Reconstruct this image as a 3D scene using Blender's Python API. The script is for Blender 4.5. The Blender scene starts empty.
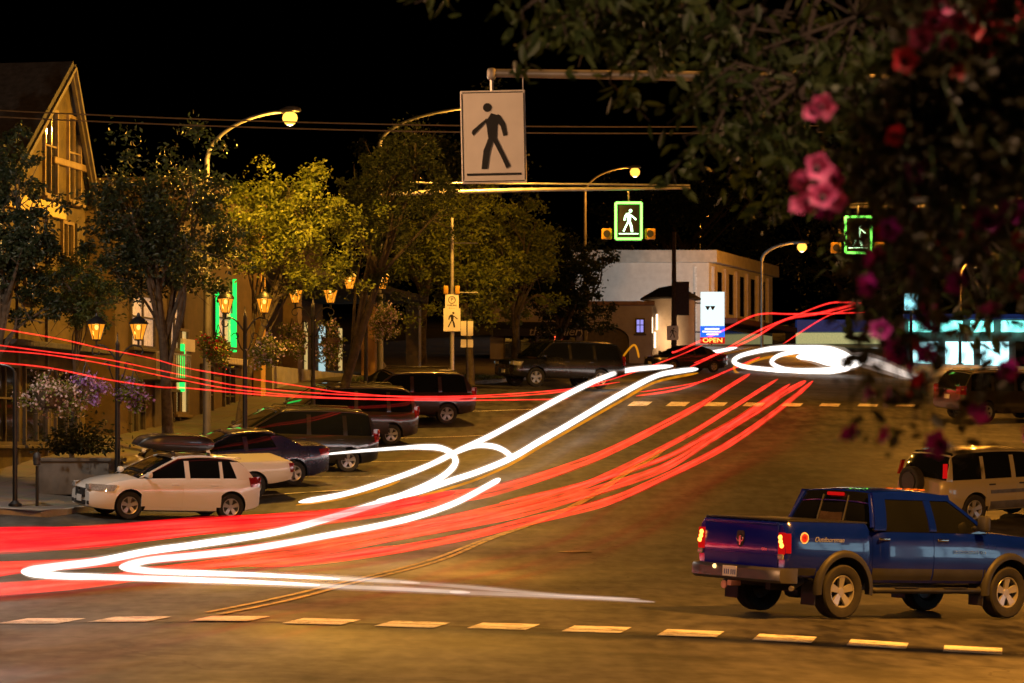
import bpy, bmesh, math, random
import numpy as np
from mathutils import Vector, Matrix
R = math.radians
SC = bpy.context.scene
COL = SC.collection
random.seed(7)
F = 100.0 * 1024 / 36.0          # focal length in pixels
H = 2.37                          # camera height
HY = 450.0                        # image row of the level horizon
def X(px, D): return (px - 512.0) / F * D
def Z(py, D): return H + (HY - py) / F * D
def P(px, py, D): return Vector((X(px, D), D, Z(py, D)))

# ------------------------------------------------------------------ terrain
_c = []
def _cp(px, py, s): D = F / s; _c.append((X(px, D), D, Z(py, D)))
for a in [(40,622,75),(230,621,75),(500,629,75),(785,639,75),(973,651,75),
          (835,618,67),(1003,621,64.5),(748,612,65.5),(132,519,42),(231,513,40.2),(970,524,43.5),
          (293,488,38),(348,473,35),(391,446,31.5),(453,425,29.5),(650,404,27.5),(740,405,27.5),(870,408,27.5),
          (535,387,24.5),(466,386,26),(762,352,12.6),(690,346,12),(850,372,16.5),(860,332,9),(960,352,11),
          (118,440,33.3),(243,402,28.6),(20,515,43),(600,470,36)]: _cp(*a)
_c += [(-60,90,3.6),(60,90,0.6),(-60,40,1.6),(60,40,-1.6),(-110,250,14),(130,250,10),(0,400,21),(-200,400,24),(220,400,18),
       (0,3,0.35),(-30,0,0.9),(30,0,-0.5),(0,20,0.1),(-200,-60,2),(200,-60,-1),(0,-60,0.4),(-12,35,.25),(14,33,-.4)]
_c = np.array(_c); _n = len(_c)
_S = 100.0
def _phi(r): return np.where(r > 1e-9, r * r * np.log(np.maximum(r, 1e-9)), 0.0)
_xy = _c[:, :2] / _S
_K = _phi(np.linalg.norm(_xy[:, None] - _xy[None], axis=2)) + 2e-5 * np.eye(_n)
_Pm = np.hstack([np.ones((_n, 1)), _xy])
_A = np.block([[_K, _Pm], [_Pm.T, np.zeros((3, 3))]])
_w = np.linalg.solve(_A, np.concatenate([_c[:, 2], np.zeros(3)]))
def hz_many(xy):
    q = np.asarray(xy, float) / _S
    out = np.empty(len(q))
    for i in range(0, len(q), 4000):
        b = q[i:i+4000]
        k = _phi(np.linalg.norm(b[:, None] - _xy[None], axis=2))
        out[i:i+4000] = k @ _w[:_n] + _w[_n] + b @ _w[_n+1:]
    return out
def hz(x, y): return float(hz_many([(x, y)])[0])
_Ds = np.arange(22, 340, 0.25)
def at_h(px, py, h=0.0):
    xs = (px - 512.0) / F * _Ds; zs = H + (HY - py) / F * _Ds
    g = zs - hz_many(np.stack([xs, _Ds], 1)) - h
    i = np.where(g <= 0)[0]
    D = _Ds[i[0]] if len(i) else 300.0
    if len(i) and i[0] > 0:
        a, b = g[i[0]-1], g[i[0]]; D = _Ds[i[0]-1] + 0.25 * a / (a - b)
    return Vector((X(px, D), D, H + (HY - py) / F * D))
def G(px, D): x = X(px, D); return Vector((x, D, hz(x, D)))
def xl(D): return -11.0 + 0.182 * (D - 65)      # left kerb line
def xr(D): return xl(D) + 25.0                   # right kerb line
def xf(D): return xl(D) - 4.6                    # left building line
ROAD_A = math.atan2(1, 0.182)

# ------------------------------------------------------------------ materials
MATS = {}
def nodemat(name):
    m = bpy.data.materials.new(name); m.use_nodes = True
    return m, m.node_tree, m.node_tree.nodes['Principled BSDF']
def mat(name, col, rough=0.6, metal=0.0, noise=0.25, scale=6.0, bump=0.0, bscale=40.0, coat=0.0, spec=0.5, emis=None, es=0.0):
    if name in MATS: return MATS[name]
    m, t, b = nodemat(name)
    n, l = t.nodes, t.links
    b.inputs['Roughness'].default_value = rough; b.inputs['Metallic'].default_value = metal
    b.inputs['Coat Weight'].default_value = coat; b.inputs['Specular IOR Level'].default_value = spec
    tc = n.new('ShaderNodeTexCoord')
    tx = n.new('ShaderNodeTexNoise'); tx.inputs['Scale'].default_value = scale; tx.inputs['Detail'].default_value = 6
    l.new(tc.outputs['Object'], tx.inputs['Vector'])
    rp = n.new('ShaderNodeValToRGB')
    rp.color_ramp.elements[0].position = 0.3; rp.color_ramp.elements[1].position = 0.7
    rp.color_ramp.elements[0].color = tuple(max(0, c * (1 - noise)) for c in col[:3]) + (1,)
    rp.color_ramp.elements[1].color = tuple(min(1, c * (1 + noise)) for c in col[:3]) + (1,)
    l.new(tx.outputs['Fac'], rp.inputs['Fac']); l.new(rp.outputs['Color'], b.inputs['Base Color'])
    if bump:
        t2 = n.new('ShaderNodeTexNoise'); t2.inputs['Scale'].default_value = bscale; t2.inputs['Detail'].default_value = 8
        l.new(tc.outputs['Object'], t2.inputs['Vector'])
        bp = n.new('ShaderNodeBump'); bp.inputs['Strength'].default_value = bump; bp.inputs['Distance'].default_value = 0.02
        l.new(t2.outputs['Fac'], bp.inputs['Height']); l.new(bp.outputs['Normal'], b.inputs['Normal'])
    if emis:
        b.inputs['Emission Color'].default_value = tuple(emis) + (1,); b.inputs['Emission Strength'].default_value = es
    MATS[name] = m
    return m
def emit(name, col, s):
    if name in MATS: return MATS[name]
    m = bpy.data.materials.new(name); m.use_nodes = True; t = m.node_tree
    t.nodes.remove(t.nodes['Principled BSDF'])
    e = t.nodes.new('ShaderNodeEmission'); e.inputs['Color'].default_value = tuple(col) + (1,); e.inputs['Strength'].default_value = s
    t.links.new(e.outputs[0], t.nodes['Material Output'].inputs['Surface'])
    MATS[name] = m; return m
def glow(name, col, s, tr):
    """a see-through body that gives off light (frosted lantern panes, light streaks)"""
    if name in MATS: return MATS[name]
    m = bpy.data.materials.new(name); m.use_nodes = True; t = m.node_tree
    t.nodes.remove(t.nodes['Principled BSDF'])
    e = t.nodes.new('ShaderNodeEmission'); e.inputs['Color'].default_value = tuple(col) + (1,); e.inputs['Strength'].default_value = s
    r = t.nodes.new('ShaderNodeBsdfTransparent'); x = t.nodes.new('ShaderNodeMixShader'); x.inputs[0].default_value = tr
    t.links.new(e.outputs[0], x.inputs[1]); t.links.new(r.outputs[0], x.inputs[2])
    t.links.new(x.outputs[0], t.nodes['Material Output'].inputs['Surface'])
    MATS[name] = m; return m
def streak(name, col, s, through=(1, 1, 1), vary=.45, scale=.55):
    """light hanging in the air: adds to what is behind it and hardly blocks anything; its strength wavers along the way"""
    m = bpy.data.materials.new(name); m.use_nodes = True; t = m.node_tree
    t.nodes.remove(t.nodes['Principled BSDF'])
    e = t.nodes.new('ShaderNodeEmission'); e.inputs['Color'].default_value = tuple(col) + (1,)
    tc = t.nodes.new('ShaderNodeTexCoord'); ns = t.nodes.new('ShaderNodeTexNoise'); ns.inputs['Scale'].default_value = scale; ns.inputs['Detail'].default_value = 3
    mr = t.nodes.new('ShaderNodeMapRange'); mr.inputs[1].default_value = .3; mr.inputs[2].default_value = .7
    mr.inputs[3].default_value = s*(1-vary); mr.inputs[4].default_value = s*(1+vary)
    t.links.new(tc.outputs['Object'], ns.inputs['Vector']); t.links.new(ns.outputs['Fac'], mr.inputs[0]); t.links.new(mr.outputs[0], e.inputs['Strength'])
    r = t.nodes.new('ShaderNodeBsdfTransparent'); r.inputs[0].default_value = tuple(through) + (1,); x = t.nodes.new('ShaderNodeAddShader')
    t.links.new(e.outputs[0], x.inputs[0]); t.links.new(r.outputs[0], x.inputs[1])
    t.links.new(x.outputs[0], t.nodes['Material Output'].inputs['Surface'])
    return m
def leafmat(name, c1, c2, tr=0.35, scale=1.2):
    if name in MATS: return MATS[name]
    m, t, b = nodemat(name); n, l = t.nodes, t.links
    tc = n.new('ShaderNodeTexCoord'); tx = n.new('ShaderNodeTexNoise'); tx.inputs['Scale'].default_value = scale
    l.new(tc.outputs['Object'], tx.inputs['Vector'])
    g = n.new('ShaderNodeNewGeometry')
    ad = n.new('ShaderNodeMath'); ad.operation = 'MULTIPLY_ADD'; ad.inputs[1].default_value = 0.5
    l.new(g.outputs['Random Per Island'], ad.inputs[0]); 
    sb = n.new('ShaderNodeMath'); sb.operation = 'MULTIPLY'; sb.inputs[1].default_value = 0.6
    l.new(tx.outputs['Fac'], sb.inputs[0]); l.new(sb.outputs[0], ad.inputs[2])
    rp = n.new('ShaderNodeValToRGB'); rp.color_ramp.elements[0].color = c1 + (1,); rp.color_ramp.elements[1].color = c2 + (1,)
    rp.color_ramp.elements[0].position = .2; rp.color_ramp.elements[1].position = .8
    l.new(ad.outputs[0], rp.inputs['Fac']); l.new(rp.outputs['Color'], b.inputs['Base Color'])
    b.inputs['Roughness'].default_value = 0.55
    ts = n.new('ShaderNodeBsdfTranslucent'); l.new(rp.outputs['Color'], ts.inputs['Color'])
    mx = n.new('ShaderNodeMixShader'); mx.inputs[0].default_value = tr
    l.new(b.outputs[0], mx.inputs[1]); l.new(ts.outputs[0], mx.inputs[2])
    l.new(mx.outputs[0], n['Material Output'].inputs['Surface'])
    MATS[name] = m; return m
def paint(name, col, flake=0.12, rough=0.28):
    if name in MATS: return MATS[name]
    m, t, b = nodemat(name); n, l = t.nodes, t.links
    b.inputs['Base Color'].default_value = col + (1,)
    tc = n.new('ShaderNodeTexCoord'); tx = n.new('ShaderNodeTexNoise'); tx.inputs['Scale'].default_value = 2.5; tx.inputs['Detail'].default_value = 8
    l.new(tc.outputs['Object'], tx.inputs['Vector'])
    mr = n.new('ShaderNodeMapRange'); mr.inputs[3].default_value = rough - .08; mr.inputs[4].default_value = rough + .14
    l.new(tx.outputs['Fac'], mr.inputs[0]); l.new(mr.outputs[0], b.inputs['Roughness'])
    rp = n.new('ShaderNodeMix'); rp.data_type = 'RGBA'
    rp.inputs[6].default_value = tuple(c * (1 - flake) for c in col) + (1,); rp.inputs[7].default_value = tuple(min(1, c * (1 + flake)) for c in col) + (1,)
    l.new(tx.outputs['Fac'], rp.inputs[0]); l.new(rp.outputs[2], b.inputs['Base Color'])
    b.inputs['Coat Weight'].default_value = 0.9; b.inputs['Coat Roughness'].default_value = 0.03
    MATS[name] = m; return m
def asphalt(name, base=0.055, tint=(1.0, 0.97, 0.93)):
    m, t, b = nodemat(name); n, l = t.nodes, t.links
    tc = n.new('ShaderNodeTexCoord')
    def noise(sc, det=6, vec=None):
        q = n.new('ShaderNodeTexNoise'); q.inputs['Scale'].default_value = sc; q.inputs['Detail'].default_value = det
        l.new(vec or tc.outputs['Object'], q.inputs['Vector']); return q.outputs['Fac']
    mp = n.new('ShaderNodeMapping'); mp.inputs['Scale'].default_value = (1.0, 0.12, 1); mp.inputs['Rotation'].default_value = (0, 0, R(10))
    l.new(tc.outputs['Object'], mp.inputs['Vector'])
    a = noise(0.16, 7); s = noise(0.7, 5, mp.outputs[0]); f = noise(6.5, 12)
    def mth(op, x, y):
        q = n.new('ShaderNodeMath'); q.operation = op
        for i, v in enumerate((x, y)):
            if isinstance(v, (int, float)): q.inputs[i].default_value = v
            else: l.new(v, q.inputs[i])
        return q.outputs[0]
    m2 = n.new('ShaderNodeMapping'); m2.inputs['Scale'].default_value = (0.45, 0.8, 1); m2.inputs['Rotation'].default_value = (0, 0, R(-5)); l.new(tc.outputs['Object'], m2.inputs['Vector'])
    h = noise(1.0, 9, m2.outputs[0]); m3 = n.new('ShaderNodeMapping'); m3.inputs['Scale'].default_value = (1.1, 5.0, 1); l.new(tc.outputs['Object'], m3.inputs['Vector'])
    g2 = noise(1.0, 10, m3.outputs[0])
    b.inputs['Specular IOR Level'].default_value = .2
    m4 = n.new('ShaderNodeMapping'); m4.inputs['Scale'].default_value = (3.6, 1.1, 1); l.new(tc.outputs['Object'], m4.inputs['Vector'])
    k4 = noise(1.0, 5, m4.outputs[0]); m5 = n.new('ShaderNodeMapping'); m5.inputs['Scale'].default_value = (1.2, .5, 1); l.new(tc.outputs['Object'], m5.inputs['Vector'])
    f = mth('ADD', mth('MULTIPLY', f, .35), mth('ADD', mth('MULTIPLY', k4, .95), mth('MULTIPLY', noise(1.0, 4, m5.outputs[0]), .5)))
    v = mth('ADD', mth('MULTIPLY', a, 0.20), mth('ADD', mth('ADD', mth('MULTIPLY', s, 0.30), mth('MULTIPLY', h, .24)), mth('ADD', mth('MULTIPLY', f, 0.42), mth('MULTIPLY', g2, .10))))
    rp = n.new('ShaderNodeValToRGB')
    lo, hi = base * 0.30, base * 1.9
    rp.color_ramp.elements[0].position = .70; rp.color_ramp.elements[1].position = .93
    rp.color_ramp.elements[0].color = tuple(lo * c for c in tint) + (1,); rp.color_ramp.elements[1].color = tuple(hi * c for c in tint) + (1,)
    l.new(v, rp.inputs['Fac'])
    # cracks sealed with tar
    wv = n.new('ShaderNodeTexVoronoi'); wv.feature = 'DISTANCE_TO_EDGE'; wv.inputs['Scale'].default_value = 0.13
    dis = n.new('ShaderNodeTexNoise'); dis.inputs['Scale'].default_value = 0.8; l.new(tc.outputs['Object'], dis.inputs['Vector'])
    ad = n.new('ShaderNodeVectorMath'); ad.operation = 'MULTIPLY_ADD'; ad.inputs[1].default_value = (2.2, 2.2, 0)
    l.new(dis.outputs['Color'], ad.inputs[0]); l.new(tc.outputs['Object'], ad.inputs[2]); l.new(ad.outputs[0], wv.inputs['Vector'])
    cr = mth('LESS_THAN', wv.outputs['Distance'], 0.0035)
    cm = mth('MULTIPLY', mth('MULTIPLY', cr, mth('GREATER_THAN', a, 0.52)), .6)
    mx = n.new('ShaderNodeMix'); mx.data_type = 'RGBA'; mx.inputs[7].default_value = (.012, .012, .012, 1)
    l.new(cm, mx.inputs[0]); l.new(rp.outputs['Color'], mx.inputs[6]); l.new(mx.outputs[2], b.inputs['Base Color'])
    mr = n.new('ShaderNodeMapRange'); mr.inputs[1].default_value = .3; mr.inputs[2].default_value = .75; mr.inputs[3].default_value = .5; mr.inputs[4].default_value = .8
    l.new(a, mr.inputs[0]); l.new(mr.outputs[0], b.inputs['Roughness'])
    bp = n.new('ShaderNodeBump'); bp.inputs['Strength'].default_value = 0.35; bp.inputs['Distance'].default_value = 0.015
    l.new(k4, bp.inputs['Height']); l.new(bp.outputs['Normal'], b.inputs['Normal'])
    return m
def slabs(name, col, rough=.75, sx=1.5):
    m, t, b = nodemat(name); n, l = t.nodes, t.links
    tc = n.new('ShaderNodeTexCoord'); br = n.new('ShaderNodeTexBrick'); br.offset = 0
    br.inputs['Scale'].default_value = 1; br.inputs['Brick Width'].default_value = sx; br.inputs['Row Height'].default_value = sx
    br.inputs['Mortar Size'].default_value = .012; br.inputs['Color1'].default_value = col + (1,)
    br.inputs['Color2'].default_value = tuple(c * .85 for c in col) + (1,); br.inputs['Mortar'].default_value = tuple(c * .35 for c in col) + (1,)
    mp = n.new('ShaderNodeMapping'); mp.inputs['Rotation'].default_value = (0, 0, R(10)); l.new(tc.outputs['Object'], mp.inputs['Vector']); l.new(mp.outputs[0], br.inputs['Vector'])
    ns = n.new('ShaderNodeTexNoise'); ns.inputs['Scale'].default_value = 1.5; ns.inputs['Detail'].default_value = 8; l.new(tc.outputs['Object'], ns.inputs['Vector'])
    mx = n.new('ShaderNodeMix'); mx.data_type = 'RGBA'; mx.blend_type = 'MULTIPLY'; mx.inputs[0].default_value = .6
    l.new(br.outputs['Color'], mx.inputs[6]); l.new(ns.outputs['Color'], mx.inputs[7]); l.new(mx.outputs[2], b.inputs['Base Color'])
    b.inputs['Roughness'].default_value = rough
    return m
def worn(name, col, under=(.05, .048, .045), thr=.47):
    m, t, b = nodemat(name); n, l = t.nodes, t.links
    tc = n.new('ShaderNodeTexCoord'); ns = n.new('ShaderNodeTexNoise'); ns.inputs['Scale'].default_value = 2.6; ns.inputs['Detail'].default_value = 12; ns.inputs['Roughness'].default_value = .78
    l.new(tc.outputs['Object'], ns.inputs['Vector'])
    rp = n.new('ShaderNodeValToRGB'); rp.color_ramp.elements[0].position = thr - .06; rp.color_ramp.elements[1].position = thr + .08
    rp.color_ramp.elements[0].color = under + (1,); rp.color_ramp.elements[1].color = col + (1,)
    l.new(ns.outputs['Fac'], rp.inputs['Fac']); l.new(rp.outputs['Color'], b.inputs['Base Color']); b.inputs['Roughness'].default_value = .6
    return m
def siding(name, col, dark, rows=0.22, rough=.8):
    """stucco / clapboard wall with a fine board rhythm and stains"""
    m, t, b = nodemat(name); n, l = t.nodes, t.links
    tc = n.new('ShaderNodeTexCoord'); w = n.new('ShaderNodeTexWave'); w.bands_direction = 'Z'; w.wave_profile = 'SAW'
    w.inputs['Scale'].default_value = 0.31 / max(rows, .01) ; l.new(tc.outputs['Object'], w.inputs['Vector'])
    ns = n.new('ShaderNodeTexNoise'); ns.inputs['Scale'].default_value = 1.7; ns.inputs['Detail'].default_value = 12; ns.inputs['Roughness'].default_value = .7; l.new(tc.outputs['Object'], ns.inputs['Vector'])
    rp = n.new('ShaderNodeValToRGB'); rp.color_ramp.elements[0].position = .3; rp.color_ramp.elements[1].position = .65
    rp.color_ramp.elements[0].color = dark + (1,); rp.color_ramp.elements[1].color = col + (1,)
    l.new(ns.outputs['Fac'], rp.inputs['Fac']); l.new(rp.outputs['Color'], b.inputs['Base Color'])
    bp = n.new('ShaderNodeBump'); bp.inputs['Strength'].default_value = .5; bp.inputs['Distance'].default_value = .02
    l.new(w.outputs['Fac'], bp.inputs['Height']); l.new(bp.outputs['Normal'], b.inputs['Normal']); b.inputs['Roughness'].default_value = rough
    return m

M = dict(
  black=mat('black_paint', (.012,.012,.013), .4), steel=mat('galvanised_steel', (.42,.41,.40), .45, .8, .2, 3),
  dark=mat('dark_trim', (.02,.02,.022), .55), glass=mat('tinted_glass', (.006,.007,.008), .06, 0, .1, 2, coat=.5),
  tyre=mat('tyre_rubber', (.016,.015,.015), .85, 0, .3, 10, .2), rim=mat('alloy', (.36,.355,.35), .3, .4, .12),
  chrome=mat('chrome', (.6,.6,.6), .18, 1, .1), grey=mat('grey_trim', (.13,.125,.12), .45, .3),
  tail_off=mat('tail_lens', (.22,.012,.012), .15, 0, .2, 20, coat=1), head_off=mat('head_lens', (.5,.5,.5), .08, .4, .3, 25, coat=1),
  amber_off=mat('amber_lens', (.5,.16,.01), .15, coat=1),
  tail_on=emit('tail_lamp_lit', (1,.010,.008), .5), tail_core=emit('tail_bulb_lit', (1,.22,.03), 7), plate_lamp=emit('plate_lamp_lit', (1,.62,.2), 3),
  amber_on=emit('amber_lit', (1,.32,.02), 1.2),
  plate=mat('number_plate', (.7,.68,.66), .4, 0, .1), signwhite=mat('sign_white', (.78,.76,.74), .55, 0, .05, 4),
  bark=mat('bark', (.055,.042,.03), .9, 0, .45, 8, .8, 18), concrete=mat('concrete', (.30,.29,.27), .85, 0, .2, 2, .3),
  wood=mat('painted_wood', (.3,.22,.14), .7, 0, .2, 5), red=mat('red_ink', (.5,.03,.03), .5), coir=mat('coir', (.08,.05,.03), .95, 0, .4, 30, .5),
)
# ------------------------------------------------------------------ mesh builder
class MB:
    def __init__(s): s.v = []; s.f = []; s.m = []; s.cur = 0
    def add(s, vs, fs):
        o = len(s.v); s.v += [tuple(v) for v in vs]
        for f in fs: s.f.append(tuple(i + o for i in f)); s.m.append(s.cur)
        return s
    def box(s, c, d, rot=None, bev=0.0):
        hx, hy, hzz = d[0]/2, d[1]/2, d[2]/2
        if bev:
            b = min(bev, hx*.9, hy*.9, hzz*.9); vs = []
            bm = bmesh.new(); bmesh.ops.create_cube(bm, size=1)
            for v in bm.verts: v.co = Vector((v.co.x*d[0], v.co.y*d[1], v.co.z*d[2]))
            bmesh.ops.bevel(bm, geom=list(bm.edges), offset=b, segments=2, profile=.5, affect='EDGES')
            bm.verts.ensure_lookup_table()
            vs = [v.co.copy() for v in bm.verts]; fs = [[v.index for v in f.verts] for f in bm.faces]; bm.free()
        else:
            vs = [Vector((x, y, z)) for x in (-hx, hx) for y in (-hy, hy) for z in (-hzz, hzz)]
            fs = [(0,1,3,2),(4,6,7,5),(0,4,5,1),(2,3,7,6),(0,2,6,4),(1,5,7,3)]
        if rot is not None: vs = [rot @ v for v in vs]
        c = Vector(c)
        return s.add([v + c for v in vs], fs)
    def tube(s, pts, r, n=8, cap=True):
        pts = [Vector(p) for p in pts]; k = len(pts)
        rs = r if isinstance(r, (list, tuple)) else [r] * k
        vs = []; fs = []
        t0 = (pts[1] - pts[0]).normalized()
        u = t0.orthogonal().normalized()
        for i, p in enumerate(pts):
            t = (pts[min(i+1, k-1)] - pts[max(i-1, 0)])
            t = t.normalized() if t.length > 1e-9 else t0
            u = (u - t * u.dot(t)); u = u.normalized() if u.length > 1e-6 else t.orthogonal().normalized()
            w = t.cross(u)
            for j in range(n):
                a = 2 * math.pi * j / n
                vs.append(p + (u * math.cos(a) + w * math.sin(a)) * rs[i])
        for i in range(k - 1):
            for j in range(n):
                j2 = (j + 1) % n
                fs.append((i*n+j, i*n+j2, (i+1)*n+j2, (i+1)*n+j))
        if cap: fs.append(tuple(reversed(range(n)))); fs.append(tuple(range((k-1)*n, k*n)))
        return s.add(vs, fs)
    def lathe(s, prof, c=(0,0,0), n=20, axis='z', cap=True):
        vs = []; fs = []; k = len(prof)
        for (r, h) in prof:
            for j in range(n):
                a = 2*math.pi*j/n; x, y = r*math.cos(a), r*math.sin(a)
                vs.append(Vector((x, y, h)) if axis == 'z' else Vector((x, h, y)) if axis == 'y' else Vector((h, x, y)))
        for i in range(k-1):
            for j in range(n):
                j2 = (j+1) % n; fs.append((i*n+j, i*n+j2, (i+1)*n+j2, (i+1)*n+j))
        if cap and prof[0][0] > 1e-5: fs.append(tuple(reversed(range(n))))
        if cap and prof[-1][0] > 1e-5: fs.append(tuple(range((k-1)*n, k*n)))
        c = Vector(c)
        return s.add([v + c for v in vs], fs)
    def prism(s, poly, o, ux, uy, th):
        """flat polygon in the plane o + a*ux + b*uy, thickness th along ux x uy"""
        o, ux, uy = Vector(o), Vector(ux), Vector(uy); nn = ux.cross(uy).normalized() * th
        k = len(poly); b = [o + ux*a + uy*c for a, c in poly]
        return s.add(b + [v + nn for v in b], [tuple(reversed(range(k))), tuple(range(k, 2*k))] + [(i, (i+1) % k, k+(i+1) % k, k+i) for i in range(k)])
    def grid(s, fn, nu, nv):
        vs = [fn(i/nu, j/nv) for i in range(nu+1) for j in range(nv+1)]
        return s.add(vs, [(i*(nv+1)+j, (i+1)*(nv+1)+j, (i+1)*(nv+1)+j+1, i*(nv+1)+j+1) for i in range(nu) for j in range(nv)])
    def build(s, name, m, parent=None, smooth=None, fix=True):
        me = bpy.data.meshes.new(name); me.from_pydata(s.v, [], s.f)
        for q in (m if isinstance(m, (list, tuple)) else [m]): me.materials.append(q)
        me.polygons.foreach_set('material_index', s.m)
        if fix:
            bm = bmesh.new(); bm.from_mesh(me); bmesh.ops.recalc_face_normals(bm, faces=bm.faces); bm.to_mesh(me); bm.free()
        if smooth is not None:
            me.polygons.foreach_set('use_smooth', [True]*len(me.polygons)); me.set_sharp_from_angle(angle=R(smooth))
        me.update()
        o = bpy.data.objects.new(name, me); COL.objects.link(o)
        if parent: o.parent = parent
        return o
def tag(o, label, cat, group=None, kind=None):
    if label: o['label'] = label
    if cat: o['category'] = cat
    if group: o['group'] = group
    if kind: o['kind'] = kind
    return o
def empty(name, label, cat, loc=(0,0,0), rz=0.0, group=None):
    o = bpy.data.objects.new(name, None); COL.objects.link(o); o.empty_display_size = .2
    o.location = loc; o.rotation_euler = (0, 0, rz)
    return tag(o, label, cat, group)
def kids(o): return [c for c in bpy.data.objects if c.parent == o]
def copy_tree(o, parent=None):
    c = o.copy(); COL.objects.link(c)
    if parent: c.parent = parent
    for ch in kids(o): copy_tree(ch, c)
    return c
def structure(o): o['kind'] = 'structure'; return o
def lamp(name, loc, W, col, r=.1, parent=None):
    d = bpy.data.lights.new(name, 'POINT'); d.energy = W; d.color = col; d.shadow_soft_size = r
    o = bpy.data.objects.new(name, d); COL.objects.link(o); o.location = loc
    if parent: o.parent = parent
    return o
def text_mesh(txt, size, ext=.004, italic=0.0):
    cu = bpy.data.curves.new('lettering', 'FONT'); cu.body = txt; cu.size = size; cu.extrude = ext; cu.align_x = 'CENTER'; cu.align_y = 'CENTER'; cu.shear = italic
    o = bpy.data.objects.new('lettering', cu); COL.objects.link(o)
    dg = bpy.context.evaluated_depsgraph_get(); me = bpy.data.meshes.new_from_object(o.evaluated_get(dg))
    bpy.data.objects.remove(o); bpy.data.curves.remove(cu); return me
def lettering(txt, size, loc, ux, uy, m, parent, ext=.004, italic=0.0, name='lettering', sx=1.0):
    me = text_mesh(txt, size, ext, italic); me.materials.clear(); me.materials.append(m)
    o = bpy.data.objects.new(name, me); COL.objects.link(o); o.parent = parent
    ux, uy = Vector(ux).normalized(), Vector(uy).normalized(); n = ux.cross(uy)
    o.matrix_local = Matrix(((ux.x*sx, uy.x, n.x, loc[0]), (ux.y*sx, uy.y, n.y, loc[1]), (ux.z*sx, uy.z, n.z, loc[2]), (0,0,0,1)))
    return o
def catmull(pts, k=8):
    n = len(pts); out = []
    for i in range(n-1):
        p0, p1, p2, p3 = pts[max(i-1,0)], pts[i], pts[i+1], pts[min(i+2,n-1)]
        for j in range(k):
            t = j/k
            out.append(0.5*((2*p1)+(p2-p0)*t+(2*p0-5*p1+4*p2-p3)*t*t+(3*p1-p0-3*p2+p3)*t**3))
    out.append(pts[-1]); return out
# ------------------------------------------------------------------ vehicles
def interp(tab, x):
    if x <= tab[0][0]: return tab[0][1]
    for (a, va), (b, vb) in zip(tab, tab[1:]):
        if x <= b:
            t = (x - a) / (b - a); return va + (vb - va) * t
    return tab[-1][1]
def sint(tab, x):      # smooth version
    return sum(interp(tab, x + d) for d in (-.1, -.05, 0, .05, .1)) / 5
VB = [(0.0,'b',0),(0.80,'b',0),(0.94,'h',.05),(0.985,'h',.2),(1.0,'h',.45),(0.99,'h',.72),(0.962,'h',.92),(0.91,'t',0),(0.55,'t',.6),(0,'t',1)]
class Body:
    def __init__(s, xr_, xf_, W, top, bot, crown=.03, Re=.45, kmin=.74, flat=None):
        s.xr, s.xf, s.W, s.top, s.bot, s.crown, s.Re, s.k = xr_, xf_, W, top, bot, crown, Re, kmin
    def w(s, x):
        d = min(x - s.xr, s.xf - x); q = max(0.0, 1 - max(d, 0) / s.Re)
        return s.W/2 * (s.k + (1 - s.k) * (1 - q**2.2))
    def sec(s, x):
        w = s.w(x); zb = sint(s.bot, x); zt = sint(s.top, x)
        d = min(x - s.xr, s.xf - x)
        if d < .12: q = (1 - max(d,0)/.12)**2; zt -= .05*q; zb += .03*q
        h = zt - zb; out = []
        for a, m, f in VB:
            out.append((a*w, zb if m == 'b' else zb + f*h if m == 'h' else zt + f*s.crown))
        return out
    def y(s, x, z):
        c = s.sec(x)[2:8]
        if z <= c[0][1]: return c[0][0]
        for (ya, za), (yb, zb) in zip(c, c[1:]):
            if z <= zb: t = (z - za) / max(1e-6, zb - za); return ya + (yb - ya) * t
        return c[-1][0]
    def mesh(s, n=46):
        xs = []
        e = [0, .015, .04, .08, .14, .22, .32, .45]
        xs = [s.xr + d for d in e] + [s.xr + .45 + (s.xf - s.xr - .9) * i / n for i in range(1, n)] + [s.xf - d for d in reversed(e)]
        mb = MB(); rings = []
        for x in xs:
            c = s.sec(x); full = [(x, y, z) for y, z in c] + [(x, -y, z) for y, z in reversed(c[1:-1])]
            rings.append(full)
        k = len(rings[0])
        vs = [v for r in rings for v in r]; fs = []
        for i in range(len(rings)-1):
            for j in range(k):
                j2 = (j+1) % k; fs.append((i*k+j, (i+1)*k+j, (i+1)*k+j2, i*k+j2))
        fs.append(tuple(range(k))); fs.append(tuple(reversed(range((len(rings)-1)*k, len(rings)*k))))
        return mb.add(vs, fs)
def boolean_cut(o, cutter_mb, m):
    c = cutter_mb.build('cutter', m)
    md = o.modifiers.new('cut', 'BOOLEAN'); md.operation = 'DIFFERENCE'; md.solver = 'EXACT'; md.object = c
    try: md.material_mode = 'TRANSFER'
    except Exception: pass
    dg = bpy.context.evaluated_depsgraph_get(); me = bpy.data.meshes.new_from_object(o.evaluated_get(dg))
    o.modifiers.clear(); o.data = me; bpy.data.objects.remove(c)
    me.polygons.foreach_set('use_smooth', [True]*len(me.polygons)); me.set_sharp_from_angle(angle=R(32))
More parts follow.
